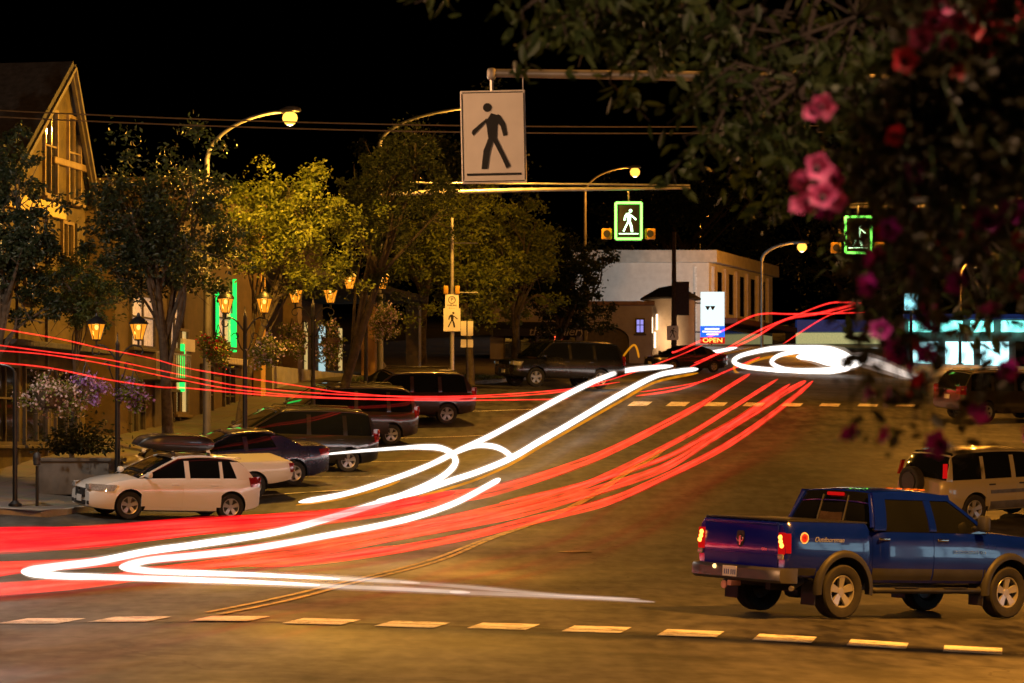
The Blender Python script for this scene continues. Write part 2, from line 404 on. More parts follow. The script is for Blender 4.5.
def side_patch(mb, fy, side, x0, x1, z0, z1, off=.008, nx=8, nz=6, slant0=0.0, slant1=0.0, skirt=.025, rad=0.0):
    """panel that follows the body side, with an inward skirt"""
    def pt(u, v, o_):
        z = z0 + (z1 - z0) * v
        xa = x0 + slant0 * v; xb = x1 + slant1 * v
        x = xa + (xb - xa) * u
        return (x, side * (fy(x, z) + o_), z)
    o0 = len(mb.v)
    mb.grid(lambda u, v: pt(u, v, off), nx, nz)
    ring = [(i/nx, 0) for i in range(nx+1)] + [(1, j/nz) for j in range(1, nz+1)] + [(i/nx, 1) for i in range(nx-1, -1, -1)] + [(0, j/nz) for j in range(nz-1, 0, -1)]
    k = len(ring)
    mb.add([pt(u, v, off) for u, v in ring] + [pt(u, v, -skirt) for u, v in ring], [(i, (i+1) % k, k+(i+1) % k, k+i) for i in range(k)])
_wheel_cache = {}
def wheel_meshes(r, tw, spokes, rimr):
    key = (r, tw, spokes, rimr)
    if key in _wheel_cache: return _wheel_cache[key]
    h = tw/2
    t = MB().lathe([(rimr-.005,-h*.8),(rimr+.03,-h*.98),(r*.93,-h),(r*.985,-h*.86),(r,-h*.6),(r,-h*.1),(r*.985,-h*.08),(r*.985,h*.08),(r,h*.1),(r,h*.6),(r*.985,h*.86),(r*.93,h),(rimr+.03,h*.98),(rimr-.005,h*.8)], n=36, axis='y', cap=False)
    to = t.build('tyre', M['tyre'], smooth=35); tm = to.data; bpy.data.objects.remove(to)
    g = MB()
    g.lathe([(rimr,-h*.8),(rimr,h*.72),(rimr-.012,h*.84),(rimr-.028,h*.80),(rimr-.034,h*.5),(rimr-.034,-h*.7)], n=36, axis='y', cap=False)
    g.lathe([(.0,h*.62),(.055,h*.62),(.062,h*.55),(.062,h*.2),(0,h*.2)], n=20, axis='y')
    for i in range(spokes):
        a = 2*math.pi*i/spokes + .3
        ca, sa = math.cos(a), math.sin(a)
        def q(rad, tan, yy): return (ca*rad - sa*tan, yy, sa*rad + ca*tan)
        w0, w1 = rimr*.15, rimr*(.95/spokes+.06)
        vs = [q(.045, -w0, h*.58), q(.045, w0, h*.58), q(rimr-.02, w1, h*.78), q(rimr-.02, -w1, h*.78),
              q(.045, -w0, h*.30), q(.045, w0, h*.30), q(rimr-.02, w1, h*.45), q(rimr-.02, -w1, h*.45)]
        g.add(vs, [(0,1,2,3),(4,7,6,5),(0,4,5,1),(1,5,6,2),(2,6,7,3),(3,7,4,0)])
    go = g.build('rim', M['rim'], smooth=30); gm = go.data; bpy.data.objects.remove(go)
    b = MB().lathe([(0,h*.12),(rimr-.04,h*.12),(rimr-.04,-h*.4),(0,-h*.4)], n=24, axis='y'); bo = b.build('brake_disc', M['dark'], smooth=30); bm_ = bo.data; bpy.data.objects.remove(bo)
    _wheel_cache[key] = (tm, gm, bm_); return _wheel_cache[key]
def add_wheels(root, wb, track, r, tw, spokes, rimr, steer=0):
    tm, gm, bm_ = wheel_meshes(r, tw, spokes, rimr)
    for sx in (1, -1):
        for sy in (1, -1):
            e = bpy.data.objects.new('wheel', bm_); COL.objects.link(e); e.parent = root
            e.location = (sx*wb/2, sy*track/2, r); e.rotation_euler = (random.random()*6*0, (0 if sy > 0 else 0), 0 if sy > 0 else math.pi)
            for nm, d in (('tyre', tm), ('rim', gm)):
                c = bpy.data.objects.new(nm, d); COL.objects.link(c); c.parent = e
def ground_place(root, wb, track, ref, G0, heading):
    """stand the vehicle on the terrain with wheel `ref` (sx,sy) at G0"""
    ch, sh = math.cos(heading), math.sin(heading)
    lx, ly = ref[0]*wb/2, ref[1]*track/2
    ox, oy = G0.x - (ch*lx - sh*ly), G0.y - (sh*lx + ch*ly)
    pts = {}
    for sx in (1, -1):
        for sy in (1, -1):
            ax, ay = sx*wb/2, sy*track/2; wx, wy = ox + ch*ax - sh*ay, oy + sh*ax + ch*ay
            pts[(sx, sy)] = Vector((wx, wy, hz(wx, wy) + .012))
    fwd = ((pts[(1,1)] + pts[(1,-1)]) - (pts[(-1,1)] + pts[(-1,-1)])).normalized()
    lef = ((pts[(1,1)] + pts[(-1,1)]) - (pts[(1,-1)] + pts[(-1,-1)])).normalized()
    up = fwd.cross(lef).normalized(); lef = up.cross(fwd)
    c = sum(pts.values(), Vector()) / 4
    root.matrix_world = Matrix(((fwd.x, lef.x, up.x, c.x), (fwd.y, lef.y, up.y, c.y), (fwd.z, lef.z, up.z, c.z), (0,0,0,1)))
def make_car(name, label, cat, group, pm, sp):
    g = sp; wb, L, W, Hh, fo = g['wb'], g['L'], g['W'], g['H'], g['fo']
    r, tw = g['r'], g.get('tw', .21); xf_ = wb/2 + fo; xr_ = xf_ - L
    root = empty(name, label, cat, group=group)
    zb = g.get('zb', .2); belt = g['belt']
    bd = Body(xr_, xf_, W, g['top'], [(xr_, zb+.12), (xr_+.5, zb+.02), (-wb/2+.5, zb), (wb/2-.5, zb), (xf_-.4, zb+.01), (xf_, zb+.06)], g.get('crown', .04), g.get('Re', .5), g.get('kmin', .74))
    o = bd.mesh().build('body', [pm, M['dark']], root)
    cut = MB()
    for sx in (1, -1):
        for sy in (1, -1):
            cut.lathe([(r+.055, -.35), (r+.055, .35)], (sx*wb/2, sy*(W/2), r+.01), 40, 'y')
    boolean_cut(o, cut, M['dark'])
    track = W - tw - .04
    add_wheels(root, wb, track, r, tw, g.get('spokes', 5), g.get('rimr', r*.66))
    # cabin
    A, B, C, D = g['gh']; wr = g.get('wr', W*.36); zc = .05
    def yb(x): return bd.y(x, belt - .06) - .035
    def ztop(x):
        if x >= B: t = (A - x) / max(1e-6, A - B); return belt + (Hh - .06 - belt) * (t*1.06 - .06*t*t)
        if x <= C: t = (x - D) / max(1e-6, C - D); return belt + (Hh - .06 - belt) * (1 - (1-t)**g.get('rearpow', 1.5))
        t = (x - C) / (B - C); return Hh - .06 + .06 * (1 - (2*t - .9)**2 / 1.21 * .9) - .006
    def wall(x, z):
        t = max(0, min(1, (z - belt) / (Hh - belt)))
        wb_ = min(yb(max(min(x, A - .02), D + .02)), W/2 - .05); return wb_ + (wr - wb_) * t**1.15
    def ring(x, off=0.0):
        zt = ztop(x) + off; b0 = belt - .05
        pts = [(wall(x, b0)+off, b0)]
        for f in (.3, .6, .85): z = b0 + (zt - .045 - b0)*f; pts.append((wall(x, z)+off, z))
        pts += [(wall(x, zt-.035)+off-.005, zt-.035), (wall(x, zt)-.06+off, zt), (wall(x, zt)*.5, zt+.018), (0, zt+.025)]
        return pts
    N = 26; xs = [D + (A - D) * i / N for i in range(N+1)]
    xs = sorted(set([D+.001, C, B, A-.001] + [round(x, 4) for x in xs if D+.02 < x < A-.02]))
    def loft(xs, off, lo=0):
        mb = MB(); vs = []; k = None
        for x in xs:
            c = ring(x, off)[lo:]; full = [(x, y, z) for y, z in c] + [(x, -y, z) for y, z in reversed(c[:-1])]
            k = len(full); vs += full
        fs = [(i*k+j, (i+1)*k+j, (i+1)*k+j+1, i*k+j+1) for i in range(len(xs)-1) for j in range(k-1)]
        return mb.add(vs, fs), k, len(xs)
    mb, k, n = loft(xs, 0.0); mb.f.append(tuple(range(k))); mb.f.append(tuple(range((n-1)*k, n*k))); mb.m += [0, 0]
    mb.build('cabin_glass', M['glass'], root, 40)
    rx = [C - .05 + (B + .06 - C + .05) * i / 14 for i in range(15)]
    mb, k, n = loft(rx, .014, 4)
    ro = mb.build('roof', pm, root, 40)
    md = ro.modifiers.new('thick', 'SOLIDIFY'); md.thickness = .03; md.offset = -1
    # pillars follow the glass surface
    def strip(poly_fn, side, nseg=8, off=.012, nx=1):
        mb = MB(); vs = []; k = 2*(nx+1)
        for i in range(nseg+1):
            (xa, za), (xb, zb2) = poly_fn(i/nseg)
            row = [(xa + (xb-xa)*j/nx, za + (zb2-za)*j/nx) for j in range(nx+1)]
            vs += [(x, side*(wall(x, z)+off), z) for x, z in row] + [(x, side*(wall(x, z)-.03), z) for x, z in reversed(row)]
        fs = [(i*k+j, i*k+(j+1) % k, (i+1)*k+(j+1) % k, (i+1)*k+j) for i in range(nseg) for j in range(k)]
        fs += [tuple(reversed(range(k))), tuple(range(nseg*k, nseg*k+k))]; mb.add(vs, fs)
        mb.build('pillar', pm, root, 35)
    for side in (1, -1):
        def a_poly(v):
            x = A - .03 + (B - A + .06) * v; z = min(ztop(max(x, B)) - .01, Hh - .03); return (x, z), (x - .075, z)
        strip(a_poly, side)
        for (xa0, xa1, xb0, xb1) in g['posts']:       # lower x pair -> upper x pair
            strip(lambda v, q=(xa0, xa1, xb0, xb1): ((q[0] + (q[2]-q[0])*v, belt - .04 + (Hh - .09 - belt)*v), (q[1] + (q[3]-q[1])*v, belt - .04 + (Hh - .09 - belt)*v)), side, off=.010)
        def d_poly(v):
            z = belt - .04 + (Hh - .085 - belt) * v
            lo, hi = D, C
            for _ in range(18):
                mm = (lo+hi)/2
                if ztop(mm) < z + .02: lo = mm
                else: hi = mm
            q = g['quarter']; return (lo + .01, z), (q[0] + (q[1]-q[0])*v, z)
        strip(d_poly, side, 12, .012, 8)
    # doors, handles
    for side in (1, -1):
        for (x0, x1) in g['doors']:
            mb = MB(); side_patch(mb, bd.y, side, x0, x1, zb + .13, belt - .03, .006, 10, 8)
            d = mb.build('door', pm, root, 40)
            hb = MB(); xh = x0 + .14; zh = belt - .14
            hb.box((xh + .04, side*(bd.y(xh, zh)+.028), zh), (.19, .028, .034), bev=.01); hb.build('handle', g.get('handle', pm), d, 40)
        mb = MB(); mb.box((A - .22, side*(W/2 + .07), belt + .08), (.13, .17, .14), bev=.045); mb.box((A - .2, side*(W/2 - .03), belt + .04), (.06, .12, .05), bev=.015)
        mb.build('mirror', g.get('mirror', pm), root, 40)
        # lamps wrap the corners
        z0, z1, dx = g['head']; mb = MB(); side_patch(mb, bd.y, side, xf_ - dx, xf_ - .005, z0, z1, .012, 8, 4, slant0=-.12)
        mb.box((xf_ + .004, side*bd.w(xf_)*.80, (z0+z1)/2), (.03, bd.w(xf_)*.42, (z1-z0)*.8), bev=.01)
        mb.build('headlight', M['head_off'], root, 40)
        z0, z1, dx = g['tail']; mb = MB(); side_patch(mb, bd.y, side, xr_ + .005, xr_ + dx, z0, z1, .012, 6, 4, slant1=.05)
        mb.box((xr_ - .006, side*bd.w(xr_)*.82, (z0+z1)/2), (.03, bd.w(xr_)*.34, (z1-z0)*.9), bev=.01)
        mb.build('taillight', M[g.get('tailmat', 'tail_off')], root, 40)
    wf = bd.w(xf_); mb = MB(); gz = g.get('grille', (.62, .2))
    mb.box((xf_ + .006, 0, gz[0]), (.05, wf*1.05, gz[1]), bev=.03); mb.build('grille', M['dark'], root, 40)
    mb = MB(); mb.box((xf_ + .004, 0, zb + .16), (.05, wf*1.25, .11), bev=.03)
    for side in (1, -1): mb.box((xf_ - .015, side*wf*.86, zb+.17), (.06, .16, .1), bev=.03)
    mb.build('air_intake', M['dark'], root, 40)
    MB().box((xf_ + .035, 0, zb + .25), (.012, .31, .155), bev=.004).build('number_plate', M['plate'], root)
    MB().box((xr_ - .012, 0, g.get('rplate', .62)), (.012, .31, .155), bev=.004).build('number_plate', M['plate'], root)
    if g.get('badge'): MB().lathe([(.0,.02),(.045,.02),(.055,.012),(.055,0)], (xf_+.03, 0, gz[0]+.05), 20, 'x').build('badge', M['chrome'], root, 40)
    if g.get('bumper'):      # unpainted lower bumpers and cladding
        for xe, sgn in ((xf_, 1), (xr_, -1)):
            MB().box((xe - sgn*.02, 0, zb + .25), (.16, bd.w(xe)*2.02, .22), bev=.05).build('bumper', M['grey'], root, 40)
        for side in (1, -1):
            mb = MB(); side_patch(mb, bd.y, side, -wb/2 + r + .1, wb/2 - r - .1, zb + .06, zb + .24, .02, 8, 3); mb.build('sill_cladding', M['grey'], root, 40)
            mb = MB(); side_patch(mb, bd.y, side, -wb/2 + r + .1, wb/2 - r - .1, zb + .42, zb + .50, .022, 8, 2); mb.build('rub_strip', M['grey'], root, 40)
    if g.get('rails'):
        for side in (1, -1): MB().tube([(C+.1, side*(wr-.1), Hh-.02), (C+.16, side*(wr-.1), Hh+.035), (B-.2, side*(wr-.1), Hh+.035), (B-.14, side*(wr-.1), Hh-.02)], .016).build('roof_rail', M['dark'], root, 40)
    if g.get('spoiler'): MB().box((C - .12, 0, Hh - .045), (.26, wr*1.7, .03), bev=.012).build('spoiler', pm, root, 40)
    return root, track, bd
def swarm_line(bd, z): pass
# ------------------------------------------------------------------ the blue truck
def make_truck():
    pm = paint('blue_metallic_paint', (.001, .009, .26), .12, .2); gm = mat('lower_grey_trim', (.03,.03,.032), .5, 0, .2, 4, spec=.25)
    wb, W, r, tw = 3.57, 2.0, .405, .27
    root = empty('pickup_truck', 'dark blue crew cab pickup truck with lit red tail lights crossing near the dashed line', 'pickup truck')
    xf_, xr_ = 2.83, -2.95; xc = -1.19          # front, rear, cab back
    # cab and bonnet
    cab = Body(xc, xf_, W, [(xc, 1.36), (.95, 1.36), (1.2, 1.33), (2.2, 1.27), (xf_-.1, 1.16), (xf_, 1.08)], [(xc, .5), (1.2, .5), (2.4, .48), (xf_, .55)], .05, .35, .9)
    bed = Body(xr_, xc - .03, W, [(xr_, 1.42), (xc, 1.42)], [(xr_, .62), (-2.4, .56), (xc, .5)], .0, .12, .95)
    cut = MB()
    for sx in (1, -1):
        for sy in (1, -1): cut.lathe([(r+.1, -.4), (r+.1, .4)], (sx*wb/2, sy*W/2, r+.03), 44, 'y')
    o = cab.mesh(50).build('cab_body', [pm, M['dark']], root); boolean_cut(o, cut, M['dark'])
    o = bed.mesh(30).build('cargo_bed', [pm, M['dark']], root); boolean_cut(o, cut, M['dark'])
    MB().box(((xr_+xc)/2, 0, 1.432), (xc-xr_-.12, W*.9, .03), bev=.012).build('bed_cover', M['black'], root, 40)
    track = 1.73
    add_wheels(root, wb, track, r, tw, 5, .25)
    belt, Hh, A, B, C, D = 1.36, 1.92, 1.28, .52, -1.02, -1.17
    wr = .74
    def wall(x, z): t = max(0, min(1, (z-belt)/(Hh-belt))); return .955 + (wr - .955)*t**1.2
    def ztop(x):
        if x >= B: t = (A-x)/(A-B); return belt + (Hh-.06-belt)*(t*1.1 - .1*t*t)
        if x <= C: t = (x-D)/(C-D); return belt + (Hh-.05-belt)*t**.8
        t = (x-C)/(B-C); return Hh - .055 + .05*(1-(2*t-1)**2)
    def ring(x, off):
        zt = ztop(x)+off; b0 = belt-.05
        p = [(wall(x,b0)+off,b0)] + [(wall(x,b0+(zt-.05-b0)*f)+off, b0+(zt-.05-b0)*f) for f in (.33,.66,.9)]
        return p + [(wall(x,zt-.04)+off-.006,zt-.04),(wall(x,zt)-.07+off,zt),(wall(x,zt)*.5,zt+.02),(0,zt+.028)]
    def loft(xs, off, lo):
        vs = []; k = 0
        for x in xs:
            c = ring(x, off)[lo:]; f = [(x,y,z) for y,z in c]+[(x,-y,z) for y,z in reversed(c[:-1])]; k = len(f); vs += f
        return MB().add(vs, [(i*k+j,(i+1)*k+j,(i+1)*k+j+1,i*k+j+1) for i in range(len(xs)-1) for j in range(k-1)]), k, len(xs)
    xs = [D+.002, D+.05, D+.1, C] + [C+(B-C)*i/12 for i in range(1,13)] + [B+(A-B)*i/8 for i in range(1,8)] + [A-.002]
    mb, k, n = loft(xs, 0, 0); mb.f += [tuple(range(k)), tuple(range((n-1)*k, n*k))]; mb.m += [0,0]
    mb.build('cabin_glass', M['glass'], root, 40)
    mb, k, n = loft([C-.06+(B+.08-C+.06)*i/14 for i in range(15)], .015, 4)
    ro = mb.build('roof', pm, root, 40); md = ro.modifiers.new('thick','SOLIDIFY'); md.thickness = .03; md.offset = -1
    for i, y in enumerate((-.34,-.17,0,.17,.34)):
        MB().box((B-.05-abs(y)*.15, y, Hh+.028), (.12,.07,.03), bev=.012).build('clearance_lamp', M['amber_off'], root, 40)
    MB().box((C-.045, 0, Hh-.075), (.05, .34, .05), bev=.012).build('high_brake_light', M['tail_on'], root, 40)
    def strip(pf, side, n=8, off=.012):
        mb = MB(); vs = []
        for i in range(n+1):
            (xa,za),(xb,zb) = pf(i/n)
            vs += [(xa,side*(wall(xa,za)+off),za),(xb,side*(wall(xb,zb)+off),zb),(xb,side*(wall(xb,zb)-.03),zb),(xa,side*(wall(xa,za)-.03),za)]
        fs = [(i*4+j,i*4+(j+1)%4,(i+1)*4+(j+1)%4,(i+1)*4+j) for i in range(n) for j in range(4)]+[(3,2,1,0),tuple(range(n*4,n*4+4))]
        mb.add(vs, fs); mb.build('pillar', pm, root, 35)
    for side in (1,-1):
        strip(lambda v: ((A-.02+(B-A+.05)*v, min(ztop(max(A-.02+(B-A+.05)*v,B))-.005,Hh-.03)), (A-.12+(B-A+.05)*v, min(ztop(max(A-.02+(B-A+.05)*v,B))-.005,Hh-.03))), side)
        strip(lambda v: ((.02-.03*v, belt-.03+(Hh-.1-belt)*v), (.16-.03*v, belt-.03+(Hh-.1-belt)*v)), side)
        strip(lambda v: ((D+.01+.10*v, belt-.03+(Hh-.07-belt)*v), (D+.25+.10*v, belt-.03+(Hh-.07-belt)*v)), side)
        strip(lambda v: ((B+.06-(B-C+.1)*v, Hh-.125), (B+.06-(B-C+.1)*v, Hh-.03)), side)
        # frame of the rear window at the corner
        mb = MB(); mb.tube([(D-.012, side*.93, belt), (C-.02, side*(wr-.03), Hh-.06)], .035, 6); mb.build('rear_pillar', pm, root, 40)
    # sliding rear window: two frames
    for y in (-.27, .27):
        MB().tube([(D-.02, y*1.05, belt+.02), (C-.035, y, Hh-.09)], .014, 6).build('window_frame', M['dark'], root, 40)
    mb = MB(); mb.add([(D-.012,-.25,belt+.06),(D-.012,.25,belt+.06),(C-.024,.25,Hh-.13),(C-.024,-.25,Hh-.13)], [(0,1,2,3)])
    mb.build('sliding_pane', mat('clear_pane', (.05,.035,.03), .08, 0, .3, 3, coat=1), root)
    # doors
    for side in (1,-1):
        for x0, x1 in ((-1.14, .07), (.095, 1.19)):
            mb = MB(); side_patch(mb, cab.y, side, x0, x1, .58, 1.335, .007, 12, 10, slant0=(.0))
            d = mb.build('door', pm, root, 40)
            zh = 1.2; xh = x0+.12
            MB().box((xh+.05, side*(cab.y(xh,zh)+.032), zh), (.24,.032,.045), bev=.014).build('handle', M['chrome'], d, 40)
            mb = MB(); side_patch(mb, cab.y, side, x0+.004, x1-.004, .582, .76, .011, 12, 4); mb.build('two_tone_panel', gm, d, 40)
        mb = MB(); side_patch(mb, cab.y, side, 1.215, 1.24, .56, .76, .01, 3, 3); mb.build('lower_panel', gm, root, 40)
        mb = MB(); side_patch(mb, bed.y, side, -1.27, -1.235, .56, .74, .01, 3, 3); side_patch(mb, bed.y, side, xr_+.03, -2.36, .64, .75, .008, 6, 3); mb.build('lower_panel', gm, root, 40)
        # flares
        for sx in (1,-1):
            mb = MB(); vs = []; n = 18
            for i in range(n+1):
                a = R(-8 + 196*i/n); c, s_ = math.cos(a), math.sin(a)
                for rad, yy in ((r+.085, W/2-.05), (r+.085, W/2+.045), (r+.125, W/2+.05), (r+.175, W/2+.03), (r+.195, W/2-.03)):
                    vs.append((sx*wb/2+rad*c, side*yy, r+.03+rad*s_))
            mb.add(vs, [(i*5+j,(i+1)*5+j,(i+1)*5+j+1,i*5+j+1) for i in range(n) for j in range(4)])
            mb.build('wheel_flare', gm, root, 50)
            mb = MB(); mb.box((sx*wb/2-r-.16, side*(W/2-.16), .38), (.02,.3,.36), bev=.006); mb.build('mud_flap', M['dark'], root)
        mb = MB(); mb.tube([(-1.25, side*.9, .45), (-1.15, side*1.0, .43), (1.1, side*1.0, .43), (1.2, side*.9, .45)], .045, 10)
        mb.box((-.5, side*1.0, .475), (.5,.1,.01)); mb.box((.55, side*1.0, .475), (.5,.1,.01)); mb.build('step_bar', M['chrome'] if False else gm, root, 40)
        mb = MB(); mb.box((1.02, side*1.13, 1.47), (.14,.2,.25), bev=.05); mb.box((1.02, side*1.0, 1.40), (.07,.16,.06), bev=.02); mb.build('mirror', M['dark'], root, 40)
        # lights
        mb = MB(); side_patch(mb, bed.y, side, xr_+.004, xr_+.07, .96, 1.25, .012, 5, 5); mb.box((xr_-.012, side*.885, 1.10), (.04,.13,.32), bev=.012)
        t = mb.build('taillight', M['tail_on'], root, 40)
        for zz, yy in ((1.13,.88),(1.07,.905),(1.19,.87)): MB().lathe([(0,-.026),(.03,-.022),(.04,0)], (xr_-.03, side*yy, zz), 12, 'x').build('bulb', M['tail_core'], t, 40)
        MB().box((xr_-.026, side*.885, .905), (.03,.11,.08), bev=.01).build('reversing_lens', M['head_off'], t, 40)
        mb = MB(); side_patch(mb, cab.y, side, xf_-.3, xf_-.004, .86, 1.06, .012, 6, 4, slant0=-.06); mb.box((xf_+.004, side*.78, .96), (.03,.26,.2), bev=.02); h = mb.build('headlight', M['head_off'], root, 40)
        mb = MB(); side_patch(mb, cab.y, side, xf_-.36, xf_-.16, 1.0, 1.055, .018, 4, 2, slant0=-.05); mb.build('side_marker', M['amber_on'], h, 40)
        mb = MB(); side_patch(mb, cab.y, side, xf_-.2, xf_-.01, .58, .78, .015, 5, 3); mb.build('front_bumper_end', gm, root, 40)
    # tailgate
    mb = MB(); mb.box((xr_-.004, 0, 1.03), (.035, 1.62, .74), bev=.015); tg = mb.build('tailgate', pm, root, 40)
    MB().box((xr_-.03, 0, 1.385), (.05, 1.6, .05), bev=.018).build('top_spoiler', pm, tg, 40)
    MB().box((xr_-.028, 0, .92), (.02, 1.56, .03), bev=.008).build('crease', pm, tg, 40)
    # shield-shaped emblem with a horned head
    sh = MB(); pts = [(-.085,.10),(-.06,.13),(.06,.13),(.085,.10),(.085,-.02),(.05,-.09),(0,-.12),(-.05,-.09),(-.085,-.02)]
    sh.prism(pts, (xr_-.024,0,1.12), (0,-1,0), (0,0,1), .006); e = sh.build('emblem', M['dark'], tg)
    hd = MB()
    hd.prism([(-.018,.06),(.018,.06),(.024,.0),(.012,-.085),(-.012,-.085),(-.024,.0)], (xr_-.031,0,1.12), (0,-1,0), (0,0,1), .012)
    for q in (1,-1):
        arc = [Vector((xr_-.036, q*(.015+.05*math.sin(a)*1.1), 1.12+.045+.045*math.cos(a)-.03)) for a in [R(d) for d in range(0,250,25)]]
        hd.tube(arc, [.013-.0008*i for i in range(len(arc))], 6)
    hd.build('horned_head', M['chrome'], e, 40)
    lettering('4X4', .07, (xr_-.024,-.52,1.0), (0,-1,0), (0,0,1), M['chrome'], tg)
    # bumper
    mb = MB()
    for y0, y1, xo in ((-.99,-.36,0),( .36,.99,0)): pass
    prof = [(-.14,.52),(-.19,.56),(-.19,.70),(-.16,.74),(.02,.74),(.02,.52)]
    vs = []; ys = [-1.0,-.97,-.85,-.6,0,.6,.85,.97,1.0]; xo = [.20,.08,.02,0,0,0,.02,.08,.20]
    for y, q in zip(ys, xo): vs += [(xr_+a+q, y, z) for a, z in prof]
    k = len(prof); mb.add(vs, [(i*k+j,(i+1)*k+j,(i+1)*k+(j+1)%k,i*k+(j+1)%k) for i in range(len(ys)-1) for j in range(k)]+[tuple(range(k)),tuple(range((len(ys)-1)*k,len(ys)*k))])
    bp = mb.build('rear_bumper', mat('bumper_grey', (.09,.085,.085), .35, .4, .15, 3), root, 35)
    MB().box((xr_-.2, 0.02, .645), (.012,.31,.155), bev=.004).build('number_plate', M['plate'], bp)
    mb = MB()
    for k in range(6): mb.box((xr_-.208, .02+.105-.042*k-(.02 if k>2 else 0), .635), (.004,.02,.075))
    mb.build('blurred_plate_mark', mat('plate_blue', (.06,.1,.35), .5), bp)
    MB().lathe([(0,-.03),(.03,-.02),(.035,0)], (xr_-.195, .36, .70), 12, 'x').build('plate_lamp', M['plate_lamp'], bp, 40)
    MB().box((xr_-.12, 0, .47), (.2,.09,.08), bev=.01).lathe([(0,-.02),(.06,-.02),(.06,0),(0,0)], (xr_-.2,.12,.44), 20, 'x').build('tow_hitch', mat('hitch_cap', (.55,.25,.2), .5), root, 40)
    # underbody
    ub = MB(); ub.box((-.2,.45,.47),(5.2,.1,.14)); ub.box((-.2,-.45,.47),(5.2,.1,.14)); ub.tube([(-wb/2,-.8,r),(-wb/2,.8,r)],.07,10); ub.box((-wb/2,0,r),(.3,.35,.3),bev=.08)
    ub.tube([(wb/2,-.8,r),(wb/2,.8,r)],.06,10); ub.box((.3,0,.5),(1.6,.9,.1)); ub.build('chassis', M['dark'], root)
    MB().lathe([(.2,-.1),(.38,-.1),(.4,0),(.38,.1),(.2,.1)], (-2.45,0,.55), 28, 'z').build('spare_tyre', M['tyre'], root, 40)
    MB().tube([(-1.2,-.62,.47),(-1.8,-.66,.62),(-2.3,-.70,.56),(-2.62,-.78,.45),(-2.72,-.86,.44)], .04, 10).build('exhaust', M['steel'], root, 40)
    # bed decal (round badge and script) on both sides
    for side in (1,-1):
        ux = (-side*-1 if False else (1 if side < 0 else -1), 0, 0)
        MB().lathe([(.075,0),(.075,.004),(0,.004)], (0,0,0), 28, 'y').build('round_decal', M['signwhite'], root, 40)
        d = kids(root)[-1]
    return root, wb, track, cab, bed, xr_
truck, t_wb, t_tr, t_cab, t_bed, t_xr = make_truck()
# side decals: place on the flanks
for o in [c for c in kids(truck) if c.name.startswith('round_decal')]: bpy.data.objects.remove(o)
for side in (-1, 1):
    yy = t_bed.y(-2.62, 1.17) + .004
    d = MB().lathe([(.0,0),(.085,0),(.085,.004),(0,.004)], (0,0,0), 28, 'y').build('round_decal', M['signwhite'], truck, 40)
    d.location = (-2.62, side*yy + (0 if side > 0 else -.004), 1.19)
    q = MB().lathe([(.03,0),(.062,0),(.062,.003),(.03,.003),(.03,0)], (0,0,0), 24, 'y').build('ring_mark', M['red'], d, 40); q.location = (0, .0045 if side > 0 else -.0035, 0)
    lettering('Outdoorsman', .105, (-2.12 , side*(yy+.006), 1.17), (1 if side < 0 else -1, 0, 0), (0,0,1), mat('decal_silver', (.35,.36,.4), .4, .4), truck, .002, .3)
    yd = t_cab.y(1.0, 1.0) + .016
    lettering('OUTDOORSMAN  4X4', .072, (.86, side*yd, 1.02), (1 if side < 0 else -1, 0, 0), (0,0,1), M['chrome'], truck, .003)
ground_place(truck, t_wb, t_tr, (-1, -1), Vector((X(836, 42.3), 42.3, 0)), R(37.5))
# ------------------------------------------------------------------ other vehicles
WHITE = paint('white_car_paint', (.74,.72,.70), .03, .3)
HATCH = dict(L=4.37, W=1.77, H=1.54, wb=2.6, fo=.92, r=.33, belt=.99, zb=.19, top=[(-2.15,1.0),(-1.9,1.03),(.9,.99),(1.3,.95),(1.75,.86),(2.05,.76),(2.22,.64)],
   gh=(1.10,.12,-1.38,-1.98), posts=[(-.22,-.10,-.20,-.08),(-1.08,-1.0,-1.06,-.98)], quarter=(-1.46,-1.28), doors=[(-1.02,-.03),(-.005,1.02)], head=(.66,.81,.5), tail=(.82,1.06,.34), grille=(.58,.22), rplate=.78, spoiler=True, badge=True, crown=.05, Re=.75, kmin=.66)
car, tr, bd = make_car('hatchback', 'white five-door hatchback with a black roof box on its roof', 'car', 'cars parked nose-in along the left kerb', WHITE, HATCH)
ground_place(car, 2.6, tr, (-1, 1), Vector((X(229, 68.6), 68.6, 0)), R(180+29)); hatch = car
rack = MB()
for x in (.15, -.75): rack.box((x, 0, 1.60), (.06, 1.2, .03), bev=.01); rack.box((x, .58, 1.565), (.09,.06,.07), bev=.015); rack.box((x,-.58,1.565),(.09,.06,.07),bev=.015)
rack.build('roof_rack', M['dark'], hatch, 40)
# roof box lies on the rack: own thing
bx = empty('roof_box', 'long glossy black cargo box strapped on the roof of the white hatchback', 'roof box')
bb = Body(-1.0, .95, .86, [(-1.0,.28),(-.65,.38),(.35,.38),(.75,.32),(.95,.16)], [(-1.0,.08),(-.7,0),(.5,0),(.95,.10)], .03, .6, .55)
bb.mesh(30).build('shell', paint('roof_box_plastic', (.014,.013,.013), .1, .3), bx, 40)
mb = MB()
for s in (1,-1): side_patch(mb, bb.y, s, -.8, .75, .15, .17, .006, 10, 1)
mb.build('seam', M['dark'], bx)
bpy.context.view_layer.update()
bx.matrix_world = hatch.matrix_world @ Matrix.Translation((.0, .1, 1.625))
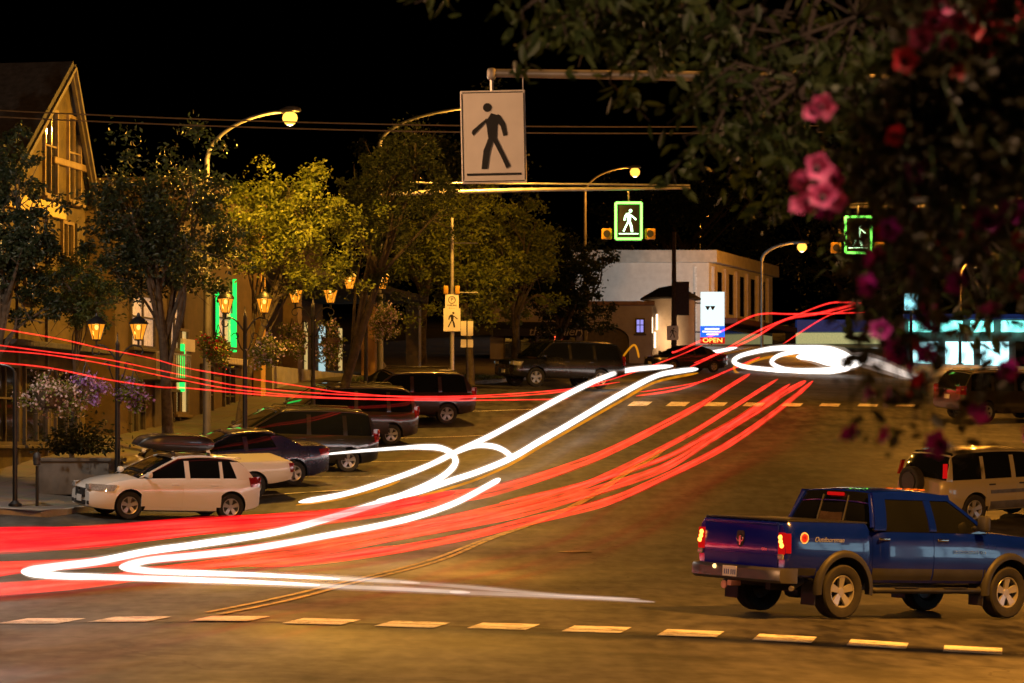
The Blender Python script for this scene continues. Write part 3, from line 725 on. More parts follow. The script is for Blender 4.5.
# small white pickup behind it
PICK = dict(L=5.0, W=1.75, H=1.46, wb=3.1, fo=.8, r=.34, belt=1.0, zb=.36, top=[(-2.65,.97),(-.55,.97),(-.45,.98),(1.1,1.0),(1.5,.97),(2.2,.88),(2.35,.74)],
   gh=(1.05,.45,-.35,-.5), posts=[], quarter=(-.36,-.30), doors=[(-.35,.85)], head=(.70,.84,.3), tail=(.68,.92,.1), tailmat='tail_off', rplate=.55, crown=.0, Re=.3, kmin=.88, bumper=True, wr=.62)
car, tr, bd = make_car('pickup_truck', 'white pickup truck mostly hidden behind the white hatchback', 'pickup truck', 'cars parked nose-in along the left kerb', paint('white_van_paint', (.70,.66,.58), .04, .35), PICK)
ground_place(car, 3.1, tr, (-1, 1), Vector((X(252, 72.9), 72.9, 0)), R(180+24))
SEDAN = dict(L=4.75, W=1.8, H=1.45, wb=2.75, fo=.95, r=.325, belt=.96, zb=.2, top=[(-2.42,.98),(-2.2,1.04),(-1.5,1.05),(.9,.97),(1.3,.93),(2.1,.76),(2.32,.62)],
   gh=(1.32,.32,-.85,-1.75), posts=[(-.12,0,-.10,.02)], quarter=(-.95,-.75), doors=[(-1.0,-.03),(-.005,1.02)], head=(.66,.78,.5), tail=(.78,.96,.3), rplate=.6, Re=.6, kmin=.72)
car, tr, bd = make_car('sedan', 'dark navy blue four-door sedan parked between the white pickup and the grey minivan', 'car', 'cars parked nose-in along the left kerb', paint('navy_paint', (.012,.014,.05), .1, .25), SEDAN)
ground_place(car, 2.75, tr, (-1, 1), Vector((X(293, 75.6), 75.6, 0)), R(180+23))
VAN = dict(L=4.9, W=1.95, H=1.74, wb=3.0, fo=.95, r=.335, belt=1.08, zb=.22, top=[(-2.5,1.06),(.95,1.04),(1.4,1.0),(2.1,.82),(2.42,.66)],
   gh=(1.6,.55,-2.05,-2.42), posts=[(-.35,-.23,-.35,-.23),(-1.45,-1.33,-1.42,-1.3)], quarter=(-2.2,-2.1), doors=[(-1.38,-.3),(-.27,.95)], head=(.7,.86,.4), tail=(.9,1.25,.16), rplate=.8, Re=.5, kmin=.76, rails=True)
car, tr, bd = make_car('minivan', 'dark grey minivan with roof rails parked beside the navy sedan', 'van', 'cars parked nose-in along the left kerb', paint('charcoal_paint', (.010,.009,.009), .1, .3), VAN)
ground_place(car, 3.0, tr, (-1, 1), Vector((X(347, 81.5), 81.5, 0)), R(180+22))
SUV = dict(L=4.75, W=1.9, H=1.74, wb=2.8, fo=.9, r=.36, belt=1.12, zb=.3, top=[(-2.42,1.10),(.9,1.08),(1.3,1.06),(2.1,.98),(2.32,.78)],
   gh=(1.3,.55,-1.95,-2.36), posts=[(-.2,-.08,-.2,-.08),(-1.2,-1.08,-1.18,-1.06)], quarter=(-2.1,-2.0), doors=[(-1.1,-.14),(-.11,.95)], head=(.78,.95,.25), tail=(.95,1.25,.15), rplate=.85, Re=.4, kmin=.82, rails=True)
car, tr, bd = make_car('van', 'brown van with a lit amber reflection on its rear wheel, parked behind the grey minivan', 'van', 'cars parked nose-in along the left kerb', paint('brown_paint', (.035,.024,.017), .1, .3), dict(VAN, H=1.8))
car['label'] = 'brown van parked between the grey minivan and the maroon sport utility vehicle'
ground_place(car, 3.0, tr, (-1, 1), Vector((X(390, 90.5), 90.5, 0)), R(180+22))
car, tr, bd = make_car('sport_utility_vehicle', 'dark maroon sport utility vehicle in the last angled space before the crosswalk sign pole', 'car', 'cars parked nose-in along the left kerb', paint('maroon_paint', (.022,.009,.008), .1, .3), SUV)
ground_place(car, 2.8, tr, (-1, 1), Vector((X(446, 96.5), 96.5, 0)), R(180+20))
BIG = dict(SUV, L=5.2, W=2.0, H=1.88, wb=3.0, fo=.98, r=.39, belt=1.2, zb=.36, top=[(-2.75,1.18),(.9,1.16),(1.3,1.14),(2.3,1.05),(2.48,.85)],
   gh=(1.45,.75,-2.3,-2.68), posts=[(-.15,-.03,-.15,-.03),(-1.3,-1.18,-1.28,-1.16)], quarter=(-2.45,-2.35), doors=[(-1.2,-.09),(-.06,1.0)], head=(.85,1.02,.25), tail=(.95,1.35,.14))
car, tr, bd = make_car('sport_utility_vehicle', 'large black sport utility vehicle parked under the trees beyond the far crosswalk', 'car', None, paint('black_paint_car', (.012,.012,.013), .1, .22), BIG)
ground_place(car, 3.0, tr, (1, 1), Vector((X(535, 115), 115, 0)), R(180+28))
car, tr, bd = make_car('sedan', 'small dark car parked by the pole with the banner, far up the street', 'car', None, paint('dark_green_paint', (.02,.025,.022), .1, .25), SEDAN)
ground_place(car, 2.75, tr, (1, 1), Vector((X(672, 158), 158, 0)), R(180+30))
# beige compact SUV with a spare wheel on its back
CRV = dict(L=4.45, W=1.75, H=1.68, wb=2.62, fo=.85, r=.345, belt=1.05, zb=.28, top=[(-2.2,1.04),(.9,1.03),(1.25,1.0),(1.95,.9),(2.16,.72)],
   gh=(1.28,.6,-1.88,-2.14), posts=[(-.15,-.03,-.15,-.03),(-1.08,-.98,-1.06,-.96)], quarter=(-1.98,-1.9), doors=[(-1.0,-.1),(-.07,.9)], head=(.72,.9,.25), tail=(.60,.72,.06), tailmat='tail_off', handle=M['dark'], mirror=M['dark'], rplate=.75, Re=.35, kmin=.84, bumper=True)
car, tr, bd = make_car('sport_utility_vehicle', 'pale beige sport utility vehicle with a spare wheel on its back and red light lit', 'car', None, paint('beige_paint', (.33,.29,.17), .06, .32), CRV)
xr_ = 2.62/2 + .85 - 4.45
sw = bpy.data.objects.new('spare_wheel', wheel_meshes(.345,.21,5,.345*.66)[0]); COL.objects.link(sw); sw.parent = car; sw.location = (xr_-.12, .1, .98); sw.rotation_euler = (0,0,R(90))
MB().lathe([(0,-.115),(.22,-.115),(.225,.05),(0,.05)], (xr_-.12,.1,.98), 24, 'x').build('wheel_cover', M['dark'], sw).location = (0,0,0)
c = kids(sw)[0]; c.matrix_parent_inverse = Matrix.Identity(4); c.data.transform(Matrix.Translation((-(xr_-.12),-.1,-.98))); c.rotation_euler = (0,0,R(-90))
for s in (1,-1):
    mb = MB(); side_patch(mb, lambda x, z: .80 - .12*max(0,(z-1.05)/.63), s, xr_+.05, xr_+.15, 1.10, 1.42, .02, 3, 5, slant0=.06, slant1=.06); mb.build('tall_taillight', M['tail_on'] if s < 0 else M['tail_off'], car, 40)
MB().box((xr_-.03, -.66, .56), (.04,.16,.07), bev=.015).build('rear_fog_light', M['tail_core'], car, 40)  # rear reflector, its red shine put in as emission
ground_place(car, 2.62, tr, (-1, -1), Vector((X(972, 65.2), 65.2, 0)), R(33))
# dark cars far right behind the flowers
car, tr, bd = make_car('sport_utility_vehicle', 'dark sport utility vehicle seen through the flowers above the beige car', 'car', None, paint('dark_bronze_paint', (.04,.03,.022), .1, .3), SUV)
ground_place(car, 2.8, tr, (-1, -1), Vector((X(985, 98), 98, 0)), R(28))
# ------------------------------------------------------------------ ground, road, kerbs
def sheet(name, us, vs, fn, m, dz, kind='structure'):
    pts = [fn(u, v) for u in us for v in vs]; z = hz_many(pts) + dz
    nv = len(vs); mb = MB(); mb.add([(p[0], p[1], q) for p, q in zip(pts, z)], [(i*nv+j, (i+1)*nv+j, (i+1)*nv+j+1, i*nv+j+1) for i in range(len(us)-1) for j in range(nv-1)])
    o = mb.build(name, m, smooth=60, fix=False); o['kind'] = kind
    return o
def lin(a, b, st): n = max(1, int(round((b-a)/st))); return [a + (b-a)*i/n for i in range(n+1)]
road_m = asphalt('asphalt', .047)
earth = mat('dark_earth', (.035,.032,.025), .9, 0, .5, .6, .5, 3)
sheet('ground', lin(-420, 420, 12), lin(-120, 900, 12), lambda u, v: (u, v), earth, -.6)
# road: cross street and main street in one sheet pair
r1 = sheet('road', lin(-110, 110, 1.6), lin(-14, 66, 1.6), lambda u, v: (u, v), road_m, 0)
r2 = sheet('main_street', lin(0, 1, .05), lin(66, 345, 1.8), lambda u, v: (xl(v) + u*25.0, v), road_m, 0)
walk = slabs('sidewalk_slabs', (.20, .185, .17))
KH = .14
def raised(name, us, vs, fn, m=walk):
    o = sheet(name, us, vs, fn, m, KH); return o
raised('sidewalk', lin(0, 1, .1), lin(66, 345, 2), lambda u, v: (xl(v) - .15 - u*26, v))
raised('opposite_sidewalk', lin(0, 1, .1), lin(66, 345, 2), lambda u, v: (xr(v) + .15 + u*40, v))
raised('near_sidewalk', lin(1.15, 60, 2), lin(-12, 19, 1.5), lambda u, v: (u, v))
raised('corner_sidewalk', lin(-90, xl(66)-26, 4), lin(66.15, 110, 4), lambda u, v: (u, v))
kerb_m = mat('kerb_concrete', (.33,.32,.30), .8, 0, .3, 1.5, .3)
def kerb(name, pts, w=.15):
    mb = MB(); vs = []; n = len(pts); zz = hz_many(pts)
    for i, (p, z) in enumerate(zip(pts, zz)):
        a = Vector(pts[max(i-1,0)]); b = Vector(pts[min(i+1,n-1)]); t = (b-a).normalized(); q = Vector((-t.y, t.x))*w/2
        for s, h in ((-1,-.2),(-1,KH-.01),(-.8,KH+.003),(.8,KH+.003),(1,KH-.01),(1,-.2)): vs.append((p[0]+q.x*s, p[1]+q.y*s, z+h))
    mb.add(vs, [(i*6+j,(i+1)*6+j,(i+1)*6+j+1,i*6+j+1) for i in range(n-1) for j in range(5)])
    structure(mb.build(name, kerb_m))
kerb('kerb', [(x, 66.07) for x in lin(-90, xl(66)-1.5, 2)] + [(xl(66.3)-.9, 66.2), (xl(66.8)-.4, 66.6), (xl(67.5)-.08, 67.5)] + [(xl(v)-.07, v) for v in lin(69, 345, 2)])
kerb('opposite_kerb', [(xr(v)+.07, v) for v in lin(66, 345, 3)])
kerb('near_kerb', [(x, 19.07) for x in lin(1.15, 60, 2)])
kerb('near_side_kerb', [(1.07, v) for v in lin(-12, 19, 2)])
# road markings: flat worn paint following the road
def ground_poly_strip(mb, pts, w, dz=.012):
    fine = catmull([Vector(p) for p in pts], 10); zz = hz_many([(p.x, p.y) for p in fine]); n = len(fine); vs = []
    for i, (p, z) in enumerate(zip(fine, zz)):
        t = (fine[min(i+1,n-1)] - fine[max(i-1,0)]); t.z = 0; t.normalize(); q = Vector((-t.y, t.x, 0))*w/2
        za, zb = hz_many([(p.x+q.x, p.y+q.y), (p.x-q.x, p.y-q.y)])
        vs += [(p.x+q.x, p.y+q.y, za+dz), (p.x-q.x, p.y-q.y, zb+dz)]
    mb.add(vs, [(i*2, i*2+1, i*2+3, i*2+2) for i in range(n-1)])
ymark = worn('yellow_line_paint', (.50,.33,.06), (.06,.045,.03), .46); wmark = worn('white_line_paint', (.70,.67,.63), (.07,.066,.06), .43)
mb = MB()
line = [(207,613),(280,598),(350,581),(425,562),(484,540),(535,522),(570,507),(604,487),(638,465),(660,450)]
for dpx in (0, 1):
    pts = [at_h(a, b) for a, b in line]
    pts = [p + Vector((.22*dpx*(.6 if p.y > 60 else 1), .05*dpx, 0)) for p in pts]
    if dpx: pts = [p + Vector((0, -.55, 0)) if p.y < 45 else p for p in pts]
    ground_poly_strip(mb, pts, .11)
structure(mb.build('centre_line', ymark, fix=False))
mb = MB()
for cx, cy in [(-46,626),(42,622),(130,620),(230,619),(322,622),(413,625),(504,627),(597,630),(691,634),(785,639),(878,645),(973,651),(1066,657)]:
    c = at_h(cx, cy); hw = .39; hd = .6
    q = [(-hw,-hd),(hw,-hd),(hw,hd),(-hw,hd)]; vs = []
    for a, b in q: x, y = c.x + a + .17*b, c.y + b; vs.append((x, y, hz(x, y)+.012))
    mb.add(vs, [(0,1,2,3)])
structure(mb.build('crosswalk_marking', wmark, fix=False))
mb = MB()
for i in range(9):
    c = at_h(640 + i*38, 404 + .012*(i*38)**1.0*.5); q = []
    for a, b in ((-.35,-.9),(.35,-.9),(.35,.9),(-.35,.9)): x, y = c.x+a+.17*b, c.y+b; q.append((x, y, hz(x, y)+.014))
    mb.add(q, [(0,1,2,3)])
structure(mb.build('far_crosswalk_marking', wmark, fix=False))
mb = MB()
for D in (72.2, 77.4, 83.5, 91.5, 98.5):      # angled stall lines
    a = Vector((xl(D)+.4, D, 0)); ground_poly_strip(mb, [a, a + Vector((2.6,1.2,0)), a + Vector((5.2,2.4,0))], .1)
structure(mb.build('parking_line', wmark, fix=False))
mb = MB()
ground_poly_strip(mb, [at_h(-20,627) + Vector((0,.9,0)), at_h(322,623)+Vector((0,.1,0)), at_h(597,631), at_h(785,640), at_h(1050,656)], .07, .02)
structure(mb.build('tar_seam', mat('tar', (.01,.01,.01), .5), fix=False))  # thin dark strip running along the near dashes
MB().lathe([(0,.012),(.32,.012),(.34,.006),(.36,.0)], (0,0,0), 28).build('manhole_cover', mat('cast_iron', (.05,.045,.04), .55, .6, .4, 12, .6, 30), smooth=40)
mh = bpy.data.objects['manhole_cover']; p = at_h(575, 552); mh.location = p + Vector((0,0,.004)); tag(mh, 'round iron manhole cover set in the asphalt left of the blue truck', 'manhole cover')
# verge beyond the crosswalk
grass = leafmat('grass_blades', (.035,.06,.012), (.07,.10,.03), .2)
mb = MB(); rnd = random.Random(3)
for i in range(2600):
    D = rnd.uniform(103, 128); x = xl(D) - rnd.uniform(.3, 3.2); z = hz(x, D) + KH if i % 8 == 0 else None
    if i % 8 == 0:
        for k in range(8):
            bx_, by_ = x + rnd.gauss(0,.15), D + rnd.gauss(0,.15); a = rnd.uniform(0, 6.28); h = rnd.uniform(.06,.16)
            mb.add([(bx_-.03*math.cos(a), by_-.03*math.sin(a), z), (bx_+.03*math.cos(a), by_+.03*math.sin(a), z), (bx_+rnd.gauss(0,.04), by_, z+h)], [(0,1,2)])
tag(mb.build('grass', grass, fix=False), 'short grass on the verge behind the small black sign frame', 'grass', kind='stuff')
# ------------------------------------------------------------------ lamps
LP = mat('weathered_pole_steel', (.11,.105,.10), .55, .3, .25, 2)  # steel kept dark to tone down poles lit close by their lamps
SOD = (1.0, .37, .04)
def street_lamp(label, base, tip, W, col=SOD, lr=.19, head=1.0, arm_r=.05, group='tall street lamps', lens=2.6):
    """mast with a curved arm and a drop-lens head; tip = lens centre"""
    b = Vector(base); root = empty('street_lamp', label, 'street lamp', b, group=group)
    t = Vector(tip) - b; zt = t.z
    m = MB().lathe([(.2,0),(.2,.05),(.13,.12),(.12,1.2),(.075,zt-.9)], (0,0,0), 14); m.build('mast', LP, root, 40)
    MB().box((0,0,.04),(.5,.5,.08),bev=.02).build('base_plate', LP, root)
    d = Vector((t.x, t.y, 0)); L = d.length; d.normalize(); pts = []
    for i in range(13):
        a = i/12; pts.append(Vector((0,0,zt-1.0)) + d*(L-.35)*(1-math.cos(a*math.pi/2))**1.0 + Vector((0,0,(1.0+lr)*math.sin(a*math.pi/2))))
    MB().tube(pts, [arm_r*1.35-.02*i/12 for i in range(13)], 10).build('arm', LP, root, 40)
    hd = MB(); e = d; q = Vector((-e.y, e.x, 0)); prof = [(-.42,.05,.05),(-.3,.09,.08),(-.05,.16,.13),(.15,.19,.12),(.28,.15,.08),(.33,.06,.03)]
    vs = []; n = 12; zc = zt + lr*.7 + .06
    for (s, hw, hh) in prof:
        for j in range(n):
            a = 2*math.pi*j/n; zz = math.sin(a)*hh; zz = max(zz, -.05)
            vs.append(Vector((t.x,t.y,zc)) + e*s*head + q*math.cos(a)*hw*head + Vector((0,0,zz*head)))
    k = len(prof); hd.add(vs, [(i*n+j,i*n+(j+1)%n,(i+1)*n+(j+1)%n,(i+1)*n+j) for i in range(k-1) for j in range(n)]+[tuple(range(n)),tuple(range((k-1)*n,k*n))])
    h = hd.build('lamp_head', LP, root, 40)
    nm = 'lens_%d_%d' % (lens, int(col[1]*100))
    MB().lathe([(0,-lr),(lr*.5,-lr*.87),(lr*.87,-lr*.5),(lr,0),(lr*.9,lr*.4),(lr*.6,lr*.7),(0,lr*.72)], (t.x,t.y,zt), 18).build('lens', emit(nm, (1, col[1]*1.15, col[2]*1.3), lens), h, 60)
    MB().lathe([(0,-lr*.72),(lr*.36,-lr*.6),(lr*.66,-lr*.25),(lr*.7,0),(0,lr*.1)], (t.x,t.y,zt-lr*.36), 16).build('bulb', emit('sodium_bulb', (1,.72,.38), 9), h, 60)
    if W: lamp('lamp_light', (t.x, t.y, zt-lr*1.1-.14), W, col, .1, root)
    return root
D=80.5; street_lamp('tall street lamp shining over the white hatchback beside the gabled house', G(207, D), P(290,118,78.5), 6400, (1, .47, .05), lr=.21)
D=102; street_lamp('tall street lamp whose long arm curves behind the big white crosswalk sign', G(380, D), P(492,112,100.5), 6500, (1, .45, .05))
_l = bpy.data.objects['street_lamp.001']; _b = Vector(_l.location)
_e = P(690,188,103.5) - _b; _s = Vector((0,0,Z(194,102)-_b.z))
MB().tube([_s, _s.lerp(_e,.5)+Vector((0,0,.05)), _e], [.11,.08,.05], 10).build('sign_arm', M['steel'], _l, 40)
MB().tube([_s+Vector((0,0,.42)), _s.lerp(_e,.7)+Vector((0,0,.2)), _e+Vector((0,0,.1))], [.04,.035,.03], 8).build('upper_sign_arm', M['steel'], _l, 40)
D=149; street_lamp('tall street lamp above the illuminated green walking sign', G(585, D), P(635,172,147.5), 2400, lr=.26)
D=232; street_lamp('tall street lamp on a pale mast right of the cream building', G(762, D), P(802,247,230.5), 2600, lr=.40, head=1.8, arm_r=.11)
street_lamp('street lamp on the near right corner beside the crosswalk', (12.6, 39.5, hz(12.6,39.5)), (8.8, 38.35, 9.4), 14500)
street_lamp('street lamp hidden by the flowers beside the far crosswalk, right side', (21.6, 101, hz(21.6,101)+KH), (16.8, 100, 12.6), 5500)
street_lamp('street lamp with a whiter glow on the near left corner', (-13.6, 33.5, hz(-13.6,33.5)), (-10.2, 31.5, 9.3), 5600, (1, .50, .22))
street_lamp('whiter street lamp on the left corner before the white hatchback', (-13.6, 67.2, hz(-13.6,67.2)+KH), (-12.2, 64.6, 8.6), 1450, (1, .86, .72))
street_lamp('street lamp on the near sidewalk beside the petunia basket', (5.6, 6.0, hz(5.6,6)+KH), (3.5, 6.2, 8.4), 2100, (1, .58, .36))  # lamp added out of view to brighten the flowers and overhead leaves
street_lamp('far lamp glimpsed as an orange dot among the dark leaves', G(700, 330), P(715,217,330), 9000, head=1.4, lens=6)
street_lamp('distant street lamp seen as an orange dot through the flowers', G(960, 205), P(975,265,205), 9000, head=1.2, lens=6)

lant_glass = glow('lantern_pane', (1,.30,.012), 1.25, .3); bulb_m = emit('lantern_bulb', (1,.55,.12), 6)
iron = mat('wrought_iron', (.012,.012,.014), .45, .4)
def lantern_post(label, base, hgt, half, W, group='twin lantern posts on the left sidewalk', ang=0.0, s=1.0):
    root = empty('lantern_post', label, 'lamp post', base, ang, group)
    MB().lathe([(.19,0),(.19,.12),(.15,.2),(.13,.5),(.085,.62),(.07,.8),(.052,hgt),(.06,hgt+.03),(.03,hgt+.12),(.012,hgt+.3),(0,hgt+.32)], (0,0,0), 16).build('pole', iron, root, 40)
    for sd in (1,-1):
        a = MB()
        pts = [Vector((sd*(half*u), 0, hgt-.42+.42*math.sin(u*math.pi*.62))) for u in [i/10 for i in range(11)]]
        e = pts[-1]; a.tube(pts, .022, 7)
        a.tube([e + Vector((sd*.13*math.sin(t)*(1-t/9), 0, -.13+.13*math.cos(t)*(1-t/9))) for t in [i*.4 for i in range(13)]], .016, 6)
        a.tube([Vector((sd*(.06+.18*u), 0, hgt-.9+.5*u-.1*math.sin(u*3.1))) for u in [i/8 for i in range(9)]], .018, 6)
        a.tube([Vector((sd*(.25+.12*math.cos(t)*(1-t/8)), 0, hgt-.52+.12*math.sin(t)*(1-t/8))) for t in [i*.45 for i in range(12)]], .014, 6)
        a.tube([Vector((sd*half,0,e.z)), Vector((sd*half,0,e.z+.14))], .03, 8)
        a.build('arm', iron, root, 40)
        z0 = e.z + .14
        l = MB().lathe([(.0,0),(.09,0),(.11,.03)], (sd*half,0,z0), 6); l.lathe([(.23,.40),(.25,.42),(.2,.50),(.1,.57),(.05,.6),(.03,.68),(0,.70)], (sd*half,0,z0), 12)
        for k in range(6):
            an = math.pi*2*k/6; l.tube([(sd*half+.105*math.cos(an), .105*math.sin(an), z0+.02), (sd*half+.215*math.cos(an), .215*math.sin(an), z0+.41)], .011, 4)
        lo = l.build('lantern', iron, root, 40)
        g = MB(); vs = []
        for rr, zz in ((.10,.03),(.21,.40)):
            for k in range(6): an = math.pi*2*k/6; vs.append((sd*half+rr*math.cos(an), rr*math.sin(an), z0+zz))
        g.add(vs, [(k,(k+1)%6,6+(k+1)%6,6+k) for k in range(6)]); g.build('pane', lant_glass, lo)
        MB().lathe([(0,.26),(.035,.28),(.05,.33),(.035,.38),(0,.39)], (sd*half,0,z0), 10).build('bulb', bulb_m, lo, 60)
        if W: lamp('lantern_light', (sd*half, 0, z0+.2), W, (1,.42,.06), .05, root)
    return root
def lp(label, pxm, D, pyl, half, W, **k):
    b = G(pxm, D); b.z += KH; return lantern_post(label, b, Z(pyl, D) - b.z - .1, half, W, **k)
lp('twin lantern post behind the front of the white hatchback', 117.5, 70.5, 341, .52, 100)
lp('twin lantern post in front of the green neon window', 245, 78, 314, .53, 200)
lp('twin lantern post between two orange-lit hanging baskets, left of the leaning tree', 313, 86, 304, .53, 200)
lp('twin lantern post beside the leaning tree trunk and the tan pillar', 366, 94, 290, .54, 200)
# ------------------------------------------------------------------ foliage
def leaf_quads(mb, pts, s0, s1, rnd, droop=0.0, pointed=False, aspect=.5):
    for p in pts:
        s = rnd.uniform(s0, s1); d = Vector((rnd.gauss(0,1), rnd.gauss(0,1), rnd.gauss(0,.7) - droop)).normalized()
        u = d.orthogonal().normalized(); u = (Matrix.Rotation(rnd.uniform(0, 6.28), 3, d) @ u); n = d.cross(u)
        w = s*aspect
        if pointed:
            vs = [p, p + d*s*.3 + u*w*.42 + n*w*.1, p + d*s*.65 + u*w*.36 + n*w*.1, p + d*s, p + d*s*.65 - u*w*.36 + n*w*.1, p + d*s*.3 - u*w*.42 + n*w*.1]
            mb.add(vs, [(0,1,2,3),(0,3,4,5)])
        else:
            mb.add([p, p + d*s*.5 + u*w*.5 + n*w*.12, p + d*s, p + d*s*.5 - u*w*.5 + n*w*.12], [(0,1,2,3)])
GREEN1 = leafmat('leaves_lime', (.06,.09,.008), (.17,.19,.022)); GREEN2 = leafmat('leaves_green', (.025,.05,.012), (.07,.10,.025)); GREEN3 = leafmat('leaves_deep', (.008,.016,.006), (.022,.034,.011))  # leaf tones carry the lamplight: lighter for lit trees, darker for dim ones
def tree(label, base, height, crown_c, crown_r, lean, n, lm, seed, trunk_r=.16, group='street trees on the left side', leaf=(.13,.24), fork=.4):
    rnd = random.Random(seed); b = Vector(base); root = empty('tree', label, 'tree', b, group=group)
    cc = Vector(crown_c) - b; cr = Vector(crown_r)
    tr = MB(); top = Vector((cc.x*.85+lean*.2, cc.y*.85, cc.z - cr.z*.25)); f = Vector((lean, 0, 0))
    trunk = [Vector((0,0,-.1)), Vector((lean*.15,0,top.z*.2)), Vector((lean*.5+top.x*.2,0,top.z*.5)), Vector((top.x*.6+lean*.4,top.y*.5,top.z*.78)), top]
    tr.tube(catmull(trunk, 5), [trunk_r*(1.25 if i == 0 else 1)*(1-.72*i/20) for i in range(21)], 10)
    clumps = []
    for i in range(16):
        a = rnd.uniform(0, 6.28); ph = math.acos(rnd.uniform(-.75, 1)); q = rnd.uniform(.55, .98)
        c = cc + Vector((cr.x*q*math.sin(ph)*math.cos(a), cr.y*q*math.sin(ph)*math.sin(a), cr.z*q*math.cos(ph))); clumps.append(c)
        s = catmull(trunk, 5)[rnd.randint(int(20*fork), 19)]; mid = (s + c)/2 + Vector((rnd.gauss(0,.25), rnd.gauss(0,.25), rnd.uniform(0,.4)))
        tr.tube(catmull([s, mid, c], 4), [trunk_r*.36*(1-.8*k/8) for k in range(9)], 6)
        for k in range(3):
            e = c + Vector((rnd.gauss(0,.6), rnd.gauss(0,.6), rnd.gauss(0,.5))); tr.tube([mid*.4+c*.6, e], [trunk_r*.1, .008], 4)
    tr.build('trunk', M['bark'], root, 40)
    for _ in range(20): 
        a = rnd.uniform(0, 6.28); ph = math.acos(rnd.uniform(-1, 1)); q = rnd.uniform(.2, 1.05)
        clumps.append(cc + Vector((cr.x*q*math.sin(ph)*math.cos(a), cr.y*q*math.sin(ph)*math.sin(a), cr.z*q*math.cos(ph))))
    pts = []; R0 = min(cr)*.30; subs = []; n = int(n*1.9)
    for c in clumps:
        for _ in range(5): subs.append((c + Vector((rnd.gauss(0,R0*.9), rnd.gauss(0,R0*.9), rnd.gauss(0,R0*.75))), R0*rnd.uniform(.14,.46)))
    for i in range(n):
        c, rr = subs[rnd.randrange(len(subs))]
        pts.append(c + Vector((rnd.gauss(0,rr), rnd.gauss(0,rr), rnd.gauss(0,rr*.75))))
    mb = MB(); leaf_quads(mb, pts, leaf[0]*.68, leaf[1]*.68, rnd, .25); mb.build('crown', lm, root, fix=False)
    return root
def tr_px(label, bpx, D, cpx, cpy, rpx, rpy, n, lm, seed, lean=0, rd=None, **k):
    b = G(bpx, D); s = F/D; c = P(cpx, cpy, D); r = (rpx/s, rd or rpx/s*.8, rpy/s)
    return tree(label, b, 0, c, r, lean, n, lm, seed, **k)
tr_px('dark spreading tree with a forked trunk behind the white hatchback', 168, 74.5, 152, 232, 88, 84, 9000, GREEN3, 1, trunk_r=.2, leaf=(.14,.26))
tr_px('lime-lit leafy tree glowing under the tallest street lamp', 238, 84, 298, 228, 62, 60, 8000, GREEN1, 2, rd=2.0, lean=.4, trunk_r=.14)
tr_px('tree with a long pale trunk leaning right beside the lantern posts', 338, 90, 398, 205, 58, 88, 8500, leafmat('leaves_mid', (.014,.026,.007), (.05,.06,.014)), 3, lean=.7, trunk_r=.2)
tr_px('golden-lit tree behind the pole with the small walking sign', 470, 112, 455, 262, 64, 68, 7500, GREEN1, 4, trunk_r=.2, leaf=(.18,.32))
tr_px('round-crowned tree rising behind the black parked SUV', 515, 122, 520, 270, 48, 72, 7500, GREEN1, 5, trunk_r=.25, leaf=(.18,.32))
tr_px('deep green tree between the black SUV and the arched building', 556, 136, 570, 285, 48, 62, 6000, GREEN3, 6, trunk_r=.25, leaf=(.2,.36))
tr_px('dark tree at the left edge in front of the gabled house', -10, 73, 12, 250, 52, 120, 6500, GREEN3, 8, trunk_r=.2, leaf=(.14,.26))
tr_px('small tree hiding the lower windows of the gabled house', 72, 75, 80, 292, 46, 42, 3800, GREEN2, 9, trunk_r=.08, leaf=(.12,.2))
tr_px('tall dark tree far behind the crosswalk sign', 420, 150, 440, 205, 90, 110, 6000, GREEN3, 10, trunk_r=.4, leaf=(.3,.5))
tr_px('broad dark tree on the slope behind the cream building', 660, 300, 690, 225, 90, 60, 4500, GREEN3, 11, trunk_r=.6, leaf=(.5,.9), group='trees far up the street')
tr_px('dark tree above the blue and yellow shop front', 850, 300, 860, 245, 90, 80, 4500, GREEN3, 12, trunk_r=.6, leaf=(.5,.9), group='trees far up the street')
